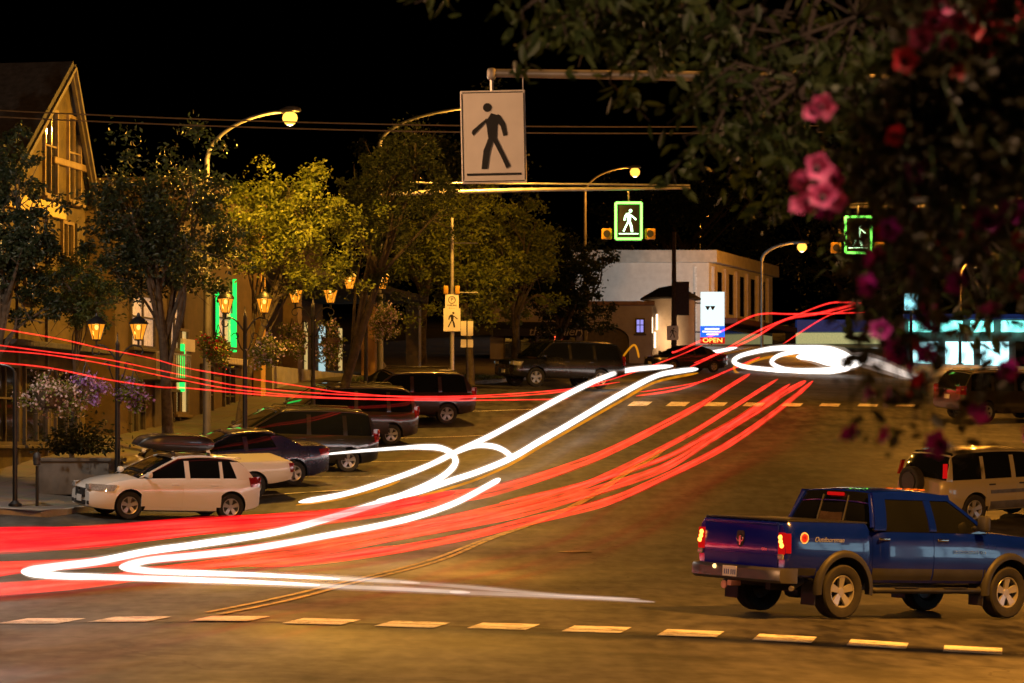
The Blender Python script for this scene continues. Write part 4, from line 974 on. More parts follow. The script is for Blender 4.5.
# branch overhead: near tree on the right, trunk out of the picture
rnd = random.Random(21); root = empty('tree', 'big tree whose leafy branches hang across the top right of the picture', 'tree', (7.2, 15, hz(7.2,15)+KH))
b = Vector(root.location); tr = MB(); ends = []
tr.tube(catmull([Vector((0,0,-.1)), Vector((-.1,0,1.8)), Vector((-.3,.1,3.6)), Vector((-.8,.2,5.6))], 5), [.28-.008*i for i in range(16)], 12); tr.tube(catmull([Vector((-.75,.2,5.2)), P(1150,-120,14.8)-b, P(850,-110,14.5)-b, P(650,-95,14.3)-b, P(545,-60,14.2)-b], 5), [.12-.0045*i for i in range(21)], 8)
lv = MB(); pts = []
for (px, py, D, rr, cnt) in [(560,-8,14,.24,180),(605,4,14,.24,240),(640,-4,13.5,.26,260),(690,6,14,.28,280),(735,100,14,.26,260),(745,30,15,.4,380),(790,60,14.5,.4,380),(770,140,15,.36,280),(800,110,14,.4,300),(850,40,14,.45,380),(765,120,16,.36,240),(900,120,15,.4,260),(930,80,14,.5,380),(970,190,15,.5,380),(1000,60,14,.5,300),(610,8,15,.3,220),(940,250,15,.4,240)]:
    c = P(px, py, D) - b; s = P(px+60+rnd.random()*60, -90, D+.2) - b; mid = s*.4 + c*.6 + Vector((-.05,0,.12))
    tr.tube(catmull([s, mid, c + Vector((0,0,.05))], 5), [.018*(1-.085*k)+.003 for k in range(11)], 6)
    for k in range(max(4, cnt//22)):
        q = c + Vector((rnd.gauss(0,rr*.7), rnd.gauss(0,rr*.7), rnd.gauss(0,rr*.45)))
        tip = q + Vector((rnd.gauss(0,.12), rnd.gauss(0,.12), -rnd.uniform(.06,.24)))
        tr.tube([mid*.3+c*.7, q, tip], [.012,.007,.003], 4)
        for j in range(14): pts.append(q.lerp(tip, rnd.random()) + Vector((rnd.gauss(0,.05), rnd.gauss(0,.05), rnd.gauss(0,.04))))
tr.build('trunk', M['bark'], root, 40); leaf_quads(lv, pts, .07, .14, rnd, .7, True, .42); lv.build('crown', GREEN2, root, fix=False)
# ------------------------------------------------------------------ baskets
PET = [leafmat('petal_pink', (.70,.05,.26), (.85,.18,.42), .3, 9), leafmat('petal_magenta', (.34,.012,.24), (.50,.03,.36), .3, 9), leafmat('petal_red', (.36,.008,.02), (.55,.03,.04), .3, 9)]
LILAC = leafmat('petal_lilac', (.25,.12,.45), (.42,.25,.62), .3, 4); PALE = leafmat('petal_pale', (.45,.3,.34), (.62,.5,.5), .3, 4)
def petunia_mesh(k):
    mb = MB(); n = 25; prof = [(.004,-.035),(.008,-.02),(.016,-.006),(.028,.004),(.036,.005)]; vs = []
    for i, (r_, h) in enumerate(prof):
        for j in range(n):
            a = 2*math.pi*j/n; lobe = 1 + (.13*math.cos(5*a) if i > 2 else 0); vs.append((r_*lobe*math.cos(a), r_*lobe*math.sin(a), h + (.004*math.cos(10*a) if i == 4 else 0)))
    mb.add(vs, [(i*n+j,i*n+(j+1)%n,(i+1)*n+(j+1)%n,(i+1)*n+j) for i in range(len(prof)-1) for j in range(n)])
    mb.cur = 1; mb.lathe([(0,-.004),(.008,-.006),(.009,-.02)], (0,0,0), 10)
    o = mb.build('blossom', [PET[k], M['dark']], smooth=60); me = o.data; bpy.data.objects.remove(o); return me
PM = [petunia_mesh(k) for k in range(3)]
# big basket close to the camera, on a lantern post that stands outside the picture
post = lantern_post('twin lantern post close to the camera carrying the petunia basket', (1.90, 8.2, hz(1.9,8.2)+KH), 3.9, .5, 0, group=None)
for sd in (1, -1): lamp('lantern_light', (sd*.5, 0, 4.5), 40, (1,.42,.08), .05, post)
root = empty('flower_basket', 'huge hanging basket of pink and magenta petunias trailing close to the camera', 'hanging basket', (1.47, 8.05, 3.35))
MB().lathe([(.0,-.26),(.12,-.24),(.22,-.14),(.27,0),(.25,0),(.2,-.12),(0,-.2)], (0,0,0), 24).build('bowl', M['coir'], root, 40)
mb = MB()
for k in range(3): a = 2.1*k+.4; mb.tube([(.26*math.cos(a), .26*math.sin(a), 0), (0,0,.5)], .005, 5)
mb.tube([(0,0,.5),(0,0,.62),(.2,.1,.66),(.42,.15,.66)], .012, 6); mb.build('hanger', iron, root)
rnd = random.Random(5); st = MB(); lv = MB(); pts = []; bl = []
for i in range(215):
    a = rnd.uniform(0, 6.28); up = rnd.random()
    L = rnd.uniform(.35, 1.15) if up < .72 else rnd.uniform(.3,.55)
    out = rnd.uniform(.12, .34); p0 = Vector((.2*math.cos(a), .2*math.sin(a), .02)); q = [p0]
    for j in range(1, 6):
        t = j/5; zz = .16*math.sin(t*2.2) - (L*t*t if up < .72 else -L*t*.9); q.append(p0 + Vector((math.cos(a)*out*math.sin(t*1.9), math.sin(a)*out*math.sin(t*1.9), zz)) + Vector((rnd.gauss(0,.03),rnd.gauss(0,.03),rnd.gauss(0,.02))))
    f = catmull(q, 3); st.tube(f, [.0045-.0002*k for k in range(len(f))], 4, False)
    for v in f[3:]:
        for _ in range(5 if v.z > -.25 else 3): pts.append(v + Vector((rnd.gauss(0,.03), rnd.gauss(0,.03), rnd.gauss(0,.03))))
    bl.append((f[-1], a))
for (px, py) in [(800,182),(812,168),(820,196),(832,178),(806,205)]: pass
st.build('stem', mat('stem_green', (.05,.09,.02), .6), root, fix=False)
leaf_quads(lv, pts, .03, .065, rnd, .3, True, .6); lv.build('foliage', leafmat('leaves_basket', (.018,.02,.008), (.07,.06,.022)), root, fix=False)
def blossom(loc, k, sc, face):
    o = bpy.data.objects.new('blossom', PM[k]); COL.objects.link(o); o.parent = root; o.location = loc
    o.rotation_euler = Vector(face).to_track_quat('Z', 'Y').to_euler(); o.scale = (sc,)*3; return o
o0 = Vector(root.location)
for (px, py, k, sc) in [(905,60,2,1.0),(921,37,0,1.0),(936,20,0,1.0),(823,107,0,1.0),(812,112,0,.7),(893,100,2,.9),(943,5,0,1.0),(1003,28,2,1.1),(985,15,2,.8),(975,30,2,.7),(996,5,2,.8),(800,181,0,.8),(818,168,0,1.1),(832,180,0,1.0),(822,196,0,1.1),(808,202,0,.8),(800,205,0,.8),(835,200,0,.9),(826,210,1,.8),(895,135,2,.8),(958,72,2,.6),(990,115,2,.6),(958,22,0,.8),(1012,62,2,.9),(968,58,2,.7),(1018,12,2,.9),(985,48,2,.8),(948,44,0,.7),(1006,130,1,.8),(930,160,2,.6),(965,128,2,.6),(874,258,1,.9),(868,285,1,.9),(880,330,1,.8)]:
    v = P(px, py, 7.75 + rnd.uniform(-.1,.2)) - o0; blossom(v, k, sc, (rnd.gauss(0,.35), -1, rnd.gauss(.1,.35)))
    if px < 890:
        pass
for tgt in [(817,185),(823,200),(818,110),(895,100)]:
    v = P(tgt[0], tgt[1], 7.95) - o0; f = catmull([Vector((-.2,-.1,.05)), Vector((-.2,-.1,.05)).lerp(v,.5)+Vector((0,0,.12)), v], 5)
    mb = MB().tube(f, .004, 5); ps = [p + Vector((rnd.gauss(0,.025),rnd.gauss(0,.025),rnd.gauss(0,.025))) for p in f[2:] for _ in range(7)]
    leaf_quads(mb, ps, .03, .06, rnd, .2, True, .6); mb.build('stem', GREEN2, root, fix=False)
sel = [b for b in bl if b[0].z < .25][:70]
for p, a in sel:
    blossom(p, 1 if rnd.random() < .8 else 2, rnd.uniform(.75,1.15), (math.cos(a)+rnd.gauss(0,.3), math.sin(a)-.6+rnd.gauss(0,.3), rnd.gauss(.2,.4)))
def basket(label, loc, r, h, fm, fshare, seed, n=1700, chain=.6, group='flower baskets hanging along the left sidewalk', lm=None):
    rnd = random.Random(seed); root = empty('flower_basket', label, 'hanging basket', loc, group=group)
    MB().lathe([(0,-r*.5),(r*.35,-r*.45),(r*.55,0),(r*.5,0),(0,-r*.3)], (0,0,0), 16).build('bowl', M['coir'], root, 40)
    mb = MB()
    for k in range(3): a = 2.1*k; mb.tube([(r*.5*math.cos(a), r*.5*math.sin(a), 0), (0,0,chain)], .012, 4)
    mb.build('chain', iron, root)
    def blob():
        while 1:
            v = Vector((rnd.gauss(0,.5), rnd.gauss(0,.5), rnd.gauss(0,.5)))
            if v.length < 1: return Vector((v.x*r, v.y*r, v.z*h*.6 - h*.12))
    cl = [blob() for _ in range(26)]
    pts = [cl[rnd.randrange(26)] + Vector((rnd.gauss(0,r*.16), rnd.gauss(0,r*.16), rnd.gauss(0,h*.10) )) for _ in range(n)]
    k = int(n*(1-fshare)); mb = MB(); leaf_quads(mb, pts[:k], .06, .13, rnd, .3); mb.cur = 1; leaf_quads(mb, pts[k:], .05, .10, rnd, 0, False, .9); mb.build('foliage', [lm or GREEN1, fm], root, fix=False)
    return root
def bk(label, px, py, D, rpx, hpx, fm, fs, seed, **k): s = F/D; return basket(label, P(px, py, D), rpx/s, hpx/s*2, fm, fs, seed, **k)
bk('pale pink flower basket near the left edge above the planter', 52, 392, 70, 34, 20, PALE, .45, 31)
bk('purple petunia basket hanging on the first lantern post', 86, 386, 70.3, 22, 15, LILAC, .7, 32)
bk('small lilac flower basket on the right of the first lantern post', 134, 392, 70.6, 18, 13, LILAC, .35, 33)
bk('dim flower basket under the green neon window', 218, 346, 78, 17, 17, PET[2], .12, 34)
bk('orange-lit flower basket right of the post before the neon window', 269, 349, 78, 18, 15, PALE, .25, 35)
bk('orange-lit basket left of the third lantern post', 292, 338, 86, 16, 17, PALE, .25, 36)
bk('orange-lit basket right of the third lantern post', 331, 338, 86, 18, 20, PALE, .25, 37)
bk('bright orange-lit basket in front of the tan pillar', 384, 322, 94, 19, 17, PALE, .35, 38)
# hooked pole at the far left carrying the pale basket, planter with shrub, parking meter
b = G(15, 66.9); b.z += KH; hp = empty('hooked_pole', 'thin black pole with a curved hook at the left edge of the picture', 'pole', b)
hT = Z(372, 66.9) - b.z
MB().lathe([(.16,0),(.16,.06),(.06,.14),(.05,hT)], (0,0,0), 12).build('pole', iron, hp, 40)
MB().tube([Vector((-.0-.35*(1-math.cos(t)), 0, hT-.05+.22*math.sin(t))) for t in [i*.26 for i in range(9)]], .03, 8).build('hook', iron, hp, 40)
b = G(80, 71.5); b.z += KH; pl = empty('planter', 'large square concrete planter filled with a dark shrub', 'planter', b, R(-10))
MB().box((0,0,.42),(1.9,1.2,.84),bev=.04).box((0,0,.88),(2.04,1.32,.1),bev=.03).build('tub', mat('planter_concrete', (.11,.10,.09), .85, 0, .25, 3, .3), pl, 40)
rnd = random.Random(9); mb = MB(); leaf_quads(mb, [Vector((rnd.gauss(0,.48), rnd.gauss(0,.3), 1.05+abs(rnd.gauss(0,.36)))) for _ in range(1500)], .08, .16, rnd); mb.build('shrub', GREEN3, pl, fix=False)
b = G(37, 67.6); b.z += KH; pm_ = empty('parking_meter', 'small dark parking meter on a post by the planter', 'parking meter', b)
MB().lathe([(.04,0),(.035,.95)], (0,0,0), 10).build('post', iron, pm_, 40)
MB().lathe([(.06,-.11),(.09,-.09),(.09,.09),(.06,.11)], (0,0,1.08), 12).lathe([(.1,0),(.085,.09),(.04,.14),(0,.15)], (0,0,1.14), 12).build('head', M['dark'], pm_, 40)
# ------------------------------------------------------------------ signs
PED = dict(head=(.415,.815,.068), polys=[
 [(.47,.755),(.58,.73),(.60,.66),(.565,.62),(.55,.47),(.42,.47),(.40,.60),(.385,.66)],
 [(.57,.745),(.61,.725),(.685,.64),(.715,.515),(.65,.505),(.615,.61),(.56,.66)],
 [(.40,.70),(.385,.655),(.19,.515),(.165,.545),(.18,.575)],
 [(.455,.48),(.55,.48),(.75,.185),(.69,.155),(.62,.27),(.495,.45)],
 [(.42,.49),(.50,.475),(.44,.34),(.395,.155),(.305,.155),(.34,.35)]])
def pictogram(name, w, h, m, parent, y=0.0, th=.004, flip=False, bar=True, z0=0.0, x0=0.0):
    mb = MB(); fx = (lambda a: -a) if flip else (lambda a: a)
    def pr(poly, k):
        mb.prism([(fx(a-.5)*w, (b-.5)*h) for a, b in poly], (x0, y - .0012*k, z0), (1,0,0), (0,0,1), th)
    cx, cz, rr = PED['head']; pr([(cx+rr*math.cos(t)*1.0, cz+rr*w/h*math.sin(t)) for t in [i*math.pi/12 for i in range(24)]], 0)
    for k, p in enumerate(PED['polys']): pr(p, k+1)
    if bar: pr([(.08,.085),(.92,.085),(.92,.11),(.08,.11)], 0)
    return mb.build(name, m, parent)
ink = mat('sign_black_ink', (.012,.012,.012), .5)
# near mast: pole outside the picture, arm with the hanging crosswalk sign
b = Vector((10.6, 38.2, hz(10.6, 38.2))); ms = empty('mast_arm_pole', 'tall steel mast whose long arm reaches over the street with the crosswalk sign', 'mast arm', b)
MB().lathe([(.24,0),(.24,.06),(.17,.1),(.12,7.6),(0,7.65)], (0,0,0), 16).build('mast', M['steel'], ms, 40)
e = P(492, 73, 38) - b; s = Vector((0,0,Z(96,38) - b.z))
MB().tube([s, s.lerp(e,.25)+Vector((0,0,.04)), s.lerp(e,.5)+Vector((0,0,.06)), s.lerp(e,.75)+Vector((0,0,.04)), e], [.11,.098,.085,.07,.055], 12).build('arm', M['steel'], ms, 40)
c = P(493.5, 137, 38); sg = empty('crosswalk_sign', 'big white crosswalk sign with a black walking figure hanging over the street', 'road sign', c, R(0))
sg.rotation_euler = (0, R(-1.2), R(0)); w, h = 65/F*38, 93/F*38
MB().box((0,0,0),(w,.05,h),bev=.012).build('panel', M['signwhite'], sg)
fr = MB()
for x in (-1,1): fr.box((x*w*.475,-.028,0),(.012,.006,h*.93))
for z in (-1,1): fr.box((0,-.028,z*h*.477),(w*.93,.0065,.012))
fr.build('border', ink, sg)
pictogram('walking_figure', w, h, ink, sg, -.027)
MB().tube([(-.01,.0,h/2-.02),(-.01,0,h/2+.26)], .028, 8).box((-.01,0,h/2+.22),(.12,.14,.16),bev=.04).build('bracket', M['steel'], sg, 40)
MB().tube([(w*.47,.0,h/2-.02),(w*.47,0,h/2+.24)], .008, 6).build('tie_rod', M['steel'], sg, 40)
# far masts with the lit green signs
def lit_sign(label, px, py, wpx, hpx, D):
    c = P(px, py, D); g = empty('illuminated_crosswalk_sign', label, 'lit sign', c, 0, 'lit green walking signs over the far crosswalk'); s = F/D; w, h = wpx/s, hpx/s
    MB().box((0,.06,0),(w,.24,h),bev=.04).build('housing', M['black'], g, 40)
    gm = emit('green_neon', (.22,1,.10), 4); wm = emit('white_green_neon', (.6,1,.5), 6)
    q = [(-w*.44,-h*.45),(w*.44,-h*.45),(w*.44,h*.45),(-w*.44,h*.45)]
    mb = MB()
    for (a, b2), (c2, d) in zip(q, q[1:]+q[:1]): mb.tube([(a,-.09,b2),(c2,-.09,d)], .045, 8)
    mb.build('neon_border', gm, g, 40)
    pictogram('walking_figure', w*.8, h*.8, wm, g, -.068, .01, flip=True, bar=True)
    mb = MB(); mb.tube([(0,.06,h/2),(0,.06,h/2+.35)], .04, 8); mb.build('hanger', M['steel'], g, 40)
    for sd in (1,-1):
        bx = MB().box((sd*(w/2+.26),.08,-h*.32),(.38,.22,.4),bev=.04).build('beacon', mat('beacon_yellow', (.55,.3,.03), .5), g, 40)
        MB().lathe([(.13,-.02),(.13,0),(0,.02)], (sd*(w/2+.26),-.05,-h*.32), 18, 'y').build('beacon_lens', M['dark'], bx, 40)
    return g
lit_sign('lit green walking sign hanging over the middle of the far crosswalk', 628.5, 221, 29, 40, 103.5)
lit_sign('lit green walking sign half hidden by the flowers on the right', 858, 235, 29, 40, 103.5)
def far_mast(label, bpx, D, y0, tip_px, tip_py):
    b = G(bpx, D); b.z += KH; m_ = empty('mast_arm_pole', label, 'mast arm', b); top = Z(y0, D) - b.z
    MB().lathe([(.22,0),(.22,.06),(.14,.1),(.1,top+.2),(0,top+.25)], (0,0,0), 14).build('mast', M['steel'], m_, 40)
    e = P(tip_px, tip_py, D) - b; s = Vector((0,0,top))
    MB().tube([s, s.lerp(e,.5)+Vector((0,0,.05)), e], [.11,.08,.05], 10).build('arm', M['steel'], m_, 40)
    s2 = Vector((0,0,top+.42)); MB().tube([s2, s.lerp(e,.7)+Vector((0,0,.2)), e+Vector((0,0,.1))], [.04,.035,.03], 8).build('upper_arm', M['steel'], m_, 40)
far_mast('steel mast behind the flowers with an arm over the right half of the far crosswalk', 1062, 104, 208, 838, 207)
# slim pole with yellow beacons, parking plate and walking plate
b = G(452, 104); b.z += KH; s = F/104; po = empty('sign_pole', 'slim steel pole with a parking plate above a black and white walking plate', 'sign pole', b)
top = Z(218,104) - b.z
MB().lathe([(.16,0),(.16,.05),(.085,.1),(.06,top),(0,top+.02)], (0,0,0), 12).build('pole', M['steel'], po, 40)
for zz in (243, 292.5): MB().tube([(0,0,Z(zz,104)-b.z),(.95,0,Z(zz,104)-b.z)], .018, 6).build('banner_arm', M['steel'], po, 40)
for x in (-.22,.20): MB().box((x,-.09,Z(290,104)-b.z),(.17,.1,.30),bev=.02).build('beacon', mat('beacon_yellow', (.55,.3,.03), .5), po, 40)
z = Z(303,104)-b.z; q = MB().box((0,-.1,z),(.5,.012,.62),bev=.004).build('parking_plate', M['signwhite'], po)
mb = MB(); mb.tube([(.125*math.cos(t),-.108,z+.11+.125*math.sin(t)) for t in [i*math.pi/12 for i in range(25)]], .012, 5); mb.build('ring', ink, q)
lettering('P', .19, (0,-.108,z+.11), (1,0,0), (0,0,1), ink, q, .003)
lettering('PARKING', .085, (0,-.108,z-.09), (1,0,0), (0,0,1), ink, q, .003)
ar = MB().prism([(-.14,0),(-.07,.045),(-.07,.015),(.12,.015),(.12,-.015),(-.07,-.015),(-.07,-.045)], (0,-.106,z-.21), (1,0,0), (0,0,1), .004).build('arrow', M['red'], q)
z = Z(320,104)-b.z; q = MB().box((0,-.105,z),(.62,.012,.84),bev=.004).build('walking_plate', M['signwhite'], po); pictogram('walking_figure', .62, .8, ink, q, -.1125, .003, flip=True, bar=False, z0=z)
# small board frame on a post
b = G(467, 108); b.z += KH; s = F/108; po = empty('sign_post', 'small post with four pale plates in a black cross frame beside the walking sign', 'sign post', b)
MB().lathe([(.05,0),(.04,Z(322,108)-b.z)], (0,0,0), 8).build('post', M['dark'], po, 40)
for i, (x, z, w, h) in enumerate([(-.13,326.5,.21,.56),(.13,326.5,.21,.56),(-.13,341.5,.21,.30),(.13,341.5,.21,.30)]): MB().box((x,-.05,Z(z+2,108)-b.z),(w,.012,h)).build('plate', M['signwhite'], po)
# banner pole up the street
b = G(674, 190); b.z += KH; s = F/190; po = empty('banner_pole', 'dark utility pole with a hanging dark banner and a small walking plate', 'pole', b)
MB().lathe([(.2,0),(.13,Z(232,190)-b.z)], (0,0,0), 12).build('pole', mat('creosote_wood', (.05,.035,.025), .9, 0, .4, 6), po, 40)
z0, z1 = Z(315,190)-b.z, Z(282,190)-b.z
MB().box((.58,0,(z0+z1)/2),(.86,.03,z1-z0),bev=.01).build('banner', mat('banner_cloth', (.035,.025,.04), .8), po); 
for z in (z0,z1): MB().tube([(0,0,z),(1.02,0,z)], .025, 6).build('banner_arm', M['dark'], po, 40)
z = Z(333,190)-b.z; q = MB().box((-.1,-.2,z),(.78,.02,.95)).build('walking_plate', M['signwhite'], po); pictogram('walking_figure', .76, .92, ink, q, -.212, .004, flip=True, bar=False, z0=z, x0=-.1)
# lit shop sign with OPEN panel
D = 226; s = F/D; c = P(712.5, 311, D); sg = empty('shop_sign', 'bright white shop sign with a blue lower band and a red OPEN panel', 'shop sign', c); w = 23.5/s
z0 = (311-326)/s; z1 = (311-292)/s
MB().box((0,0,(z0+z1)/2),(w,.35,z1-z0),bev=.02).build('white_panel', emit('sign_white_lit', (.74,.95,1), 1.3), sg)
mk = MB()
for x in (-.28,.12): mk.prism([(x-.22,.18),(x+.2,.18),(x+.03,-.14),(x-.06,-.14)], (-.1,-.178,.35*(z1+z0)+.1), (1,0,0), (0,0,1), .006)
mk.build('logo', M['black'], sg)
bl = MB().box((0,0,(311-331.5)/s),(w*1.02,.36,11/s),bev=.02).build('blue_band', emit('sign_blue_lit', (.02,.12,.9), 1.6), sg)
mb = MB(); rnd = random.Random(4)
for k, (zz, ww) in enumerate(((329,.62),(331.7,.8),(334.4,.5))): mb.box((rnd.uniform(-.05,.05)*w,-.185,(311-zz)/s),(w*ww,.01,1.4/s))
mb.build('blurred_line', emit('sign_yellow_lit', (1,.85,.45), 2), bl)
lamp('sign_tube_light', (-2.5, 1.6, .5), 1500, (.72,.93,1), .5, sg)  # fill light added beside the sign to whiten the cream wall
op = MB().box((0,0,(311-340.5)/s),(w*1.05,.3,6.4/s),bev=.02).build('open_panel', mat('open_panel_dark', (.25,.01,.01), .5, emis=(1,.02,.01), es=.5), sg)
lettering('OPEN', 6.2/s, (0,-.16,(311-340.5)/s), (1,0,0), (0,0,1), emit('open_letters', (1,.35,.06), 4), op, .02, sx=1.25)
mb = MB()
for z in (-8, 21): mb.tube([(-w/2-.9,.1,-z/s),(-w/2,.1,-z/s)], .06, 6)
mb.tube([(-w/2-.5,.1,(311-350)/s),(-w/2-.5,.1,z1)], .09, 8)
mb.build('bracket', M['dark'], sg, 40)
# ------------------------------------------------------------------ buildings
def facade_frame(D0, D1):
    """local frame on the left building line: u along the street, n toward the road"""
    a = Vector((xf(D0), D0, 0)); b = Vector((xf(D1), D1, 0)); u = (b-a); L = u.length; u.normalize(); return a, u, Vector((u.y, -u.x, 0)), L
def building(name, label, D0, D1, top_z, depth, m, cat='building'):
    a, u, n, L = facade_frame(D0, D1); base = min(hz(a.x, a.y), hz(*(a+u*L).xy)) - .3
    root = empty(name, label, cat, (a.x, a.y, base), math.atan2(u.y, u.x))       # local x along street, local -y toward the road
    hgt = top_z - base
    return root, L, hgt, base
def window(root, x, z, w, h, glass, frame, sill=True, y=0.0, bars=1):
    mb = MB(); t = .09
    mb.box((x,y-.03,z+h/2+t/2),(w+2*t,.12,t)); mb.box((x,y-.03,z-h/2-t/2),(w+2*t,.12,t))
    for s_ in (-1,1): mb.box((x+s_*(w/2+t/2),y-.03,z),(t,.118,h))
    for k in range(bars): mb.box((x-w/2+w*(k+1)/(bars+1),y-.035,z),(.05,.07,h))
    mb.box((x,y-.033,z+h*.08),(w,.066,.05))
    o = mb.build('window', frame, root)
    MB().box((x,y+.004,z),(w,.02,h)).build('pane', glass, o)
    if sill: MB().box((x,y-.08,z-h/2-t-.05),(w+.36,.22,.09),bev=.015).build('sill', frame, o)
    return o
curtain = mat('lit_curtain', (.6,.55,.5), .7, 0, .35, 9, emis=(1,.72,.5), es=.22); warmwin = mat('lit_window_warm', (.3,.22,.1), .5, 0, .5, 5, emis=(1,.72,.25), es=.5)
darkpane = mat('dark_window_pane', (.012,.012,.013), .08, 0, .3, 2, coat=1); coolwin = mat('lit_window_cool', (.4,.5,.5), .5, 0, .4, 4, emis=(.55,.95,1), es=.6)
greenwin = emit('green_neon_tube', (.02,1,.12), 1.6)
stucco_y = siding('ochre_siding', (.10,.068,.018), (.028,.018,.006), .2); stucco_t = siding('tan_stucco', (.12,.078,.036), (.06,.04,.02), 2.0); brownw = siding('brown_siding', (.14,.09,.05), (.07,.045,.03), .2)
trim = mat('trim_paint', (.15,.10,.045), .6, 0, .2, 5); trimd = mat('dark_trim_paint', (.06,.045,.03), .6, 0, .3, 5)
roofm = mat('roof_shingle', (.045,.04,.038), .9, 0, .4, 5, .6, 20)
# gabled house
root, L, hgt, base = building('gabled_house', 'tall ochre house with a steep street gable at the left edge', 74.4, 82.6, 11.4, 14, stucco_y)
gx0, gx1 = 0.2, L; ap = L*.80; apz = Z(69, 81.5) - base; ez = Z(150, 80) - base - .9
mb = MB(); mb.prism([(gx0,0),(gx1,0),(gx1,ez),(ap,apz),(gx0,ez-1.2)], (0,0,0), (1,0,0), (0,0,1), -.0 or .25)
w_ = mb.build('wall', stucco_y, root); w_.location = (0,.25,0)
mb = MB(); mb.prism([(0,0),(12,0),(12,ez),(0,ez)], (gx1,.25,0), (0,1,0), (0,0,1), -.2); mb.prism([(0,0),(12,0),(12,ez-1.2),(0,ez-1.2)], (gx0,.25,0), (0,1,0), (0,0,1), .2); mb.box(((gx0+gx1)/2,12.2,ez/2),(gx1-gx0,.2,ez)); mb.build('side_wall', stucco_y, root)
mb = MB()
def slab(p0, p1, y0, y1, th):
    d = Vector((p1[0]-p0[0],0,p1[1]-p0[1])).normalized(); nn = Vector((-d.z,0,d.x))*th; nn = nn if nn.z > 0 else -nn
    A = [Vector((p0[0],y0,p0[1])),Vector((p1[0],y0,p1[1])),Vector((p1[0],y1,p1[1])),Vector((p0[0],y1,p0[1]))]
    mb.add(A+[v+nn for v in A], [(0,1,2,3),(7,6,5,4),(0,4,5,1),(1,5,6,2),(2,6,7,3),(3,7,4,0)])
slab((gx0-.5,ez-1.8),(ap,apz),-.25,12.4,.16); slab((gx1+.5,ez-.4),(ap,apz),-.25,12.4,.16)
mb.build('roof', roofm, root)
mb = MB()
for (p0, p1) in (((ap,apz-.05),(gx1+.5,ez-.45)),((ap,apz-.05),(gx0-.5,ez-1.85))):
    for k, o_ in enumerate((0,.2)):
        a_ = Vector((p0[0],-.27+.09*k,p0[1]-o_)); b_ = Vector((p1[0],-.27+.09*k,p1[1]-o_)); mb.tube([a_,b_], .07, 4)
mb.build('barge_board', trimd, root)
for x, hh in ((L*.32,.55), (L*.60,.75), (L*.9,.75)): MB().box((x,-.04,hgt*hh/2),(.16,.08,hgt*hh)).build('pilaster', trimd, root)
MB().box((L*.40,-.06,Z(208,79)-base),(L*.72,.16,.42),bev=.03).build('belt_course', mat('belt_paint', (.4,.3,.1), .6), root)
MB().box((L*.82,-.06,Z(171,83)-base),(L*.34,.14,.2),bev=.03).build('ledge', trim, root)
zz = Z(158,81)-base
for x in (L*.63, L*.87): window(root, x, zz, .95, 2.3, darkpane, trim)
zz = Z(255,79)-base; window(root, L*.14, zz, .75, 2.1, warmwin, trim); window(root, L*.44, zz-.1, .8, 2.2, curtain, trim); window(root, L*.80, zz-.1, .8, 2.2, darkpane, trim)
for x in (L*.2, L*.5, L*.8): window(root, x, 2.3, 1.9, 2.0, darkpane, trimd)
MB().box((L*.5,-.5,3.9),(L,1.0,.16),bev=.03).build('porch_roof', roofm, root)
# ochre shop with curtained window and a small balcony
root, L, hgt, base = building('ochre_shop', 'two-storey tan shop with a curtained upstairs window behind the first lantern post', 85.3, 92.0, 9.3, 12, stucco_t)
MB().box((L/2,6,hgt/2),(L,12,hgt)).build('wall', stucco_t, root); MB().box((L/2,5.9,hgt+.1),(L+.3,12.5,.3),bev=.05).build('cornice', trim, root)
zz = Z(320,87)-base; window(root, L*.38, zz, 2.3, 1.5, curtain, trimd); window(root, L*.86, zz+.1, .9, 1.6, curtain, trimd)
zz = Z(362,87)-base; mb = MB(); mb.box((L*.42,-.5,zz-.5),(3.6,1.0,.12),bev=.02); mb.build('balcony', trimd, root)
mb = MB()
for k in range(19): mb.box((L*.42-1.75+3.5*k/18,-.96,zz-.1),(.03,.03,.75))
mb.box((L*.42,-.96,zz+.28),(3.56,.05,.05)); mb.build('railing', M['steel'], root)
zz = Z(415,86)-base; window(root, L*.3, zz, 1.3, 1.6, darkpane, trimd); MB().box((L*.62,-.03,1.25),(1.0,.1,2.3),bev=.02).build('door', trimd, root); window(root, L*.85, zz, 1.1, 1.6, darkpane, trimd)
# tan shop with green neon window
root, L, hgt, base = building('neon_shop', 'tan shop with green neon round its window and a bright ochre corner column', 92.3, 101.0, 11.0, 12, stucco_t)
MB().box((L/2,6,hgt/2),(L,12,hgt)).build('wall', stucco_t, root); MB().box((L/2,5.9,hgt+.1),(L+.3,12.5,.3),bev=.05).build('cornice', trim, root)
a, u, n, _ = facade_frame(92.3, 101.0)
def loc_x(px):     # facade coordinate whose picture column is px
    t = (px-512)/F; D = -27.2/(t-.182) if False else (-11-.182*65-4.6)/(t-.182); return (Vector((xf(D),D,0))-a).dot(u)
x0, x1 = loc_x(215), loc_x(238); zz = Z(322,97)-base
wn = window(root, (x0+x1)/2-.5, zz, (x1-x0)*.75, 1.5, curtain, trimd)
mb = MB(); xa, xb = (x0+x1)/2-.5-(x1-x0)*.38, (x0+x1)/2-.5+(x1-x0)*.38
for q in ([(xa,-.12,zz-.8),(xa,-.12,zz+1.0)],[(xb,-.12,zz-1.0),(xb,-.12,zz+1.5)],[(xb-.28,-.12,zz-.95),(xb-.28,-.12,zz+.3)]): mb = MB().tube([Vector(v) for v in q], .07, 6); mb.build('neon_tube', greenwin, wn)
MB().box(((x0+x1)/2,-.2,zz-1.35),(x1-x0+1,.4,.22),bev=.03).build('ledge', mat('ledge_white', (.5,.45,.4), .6), root)
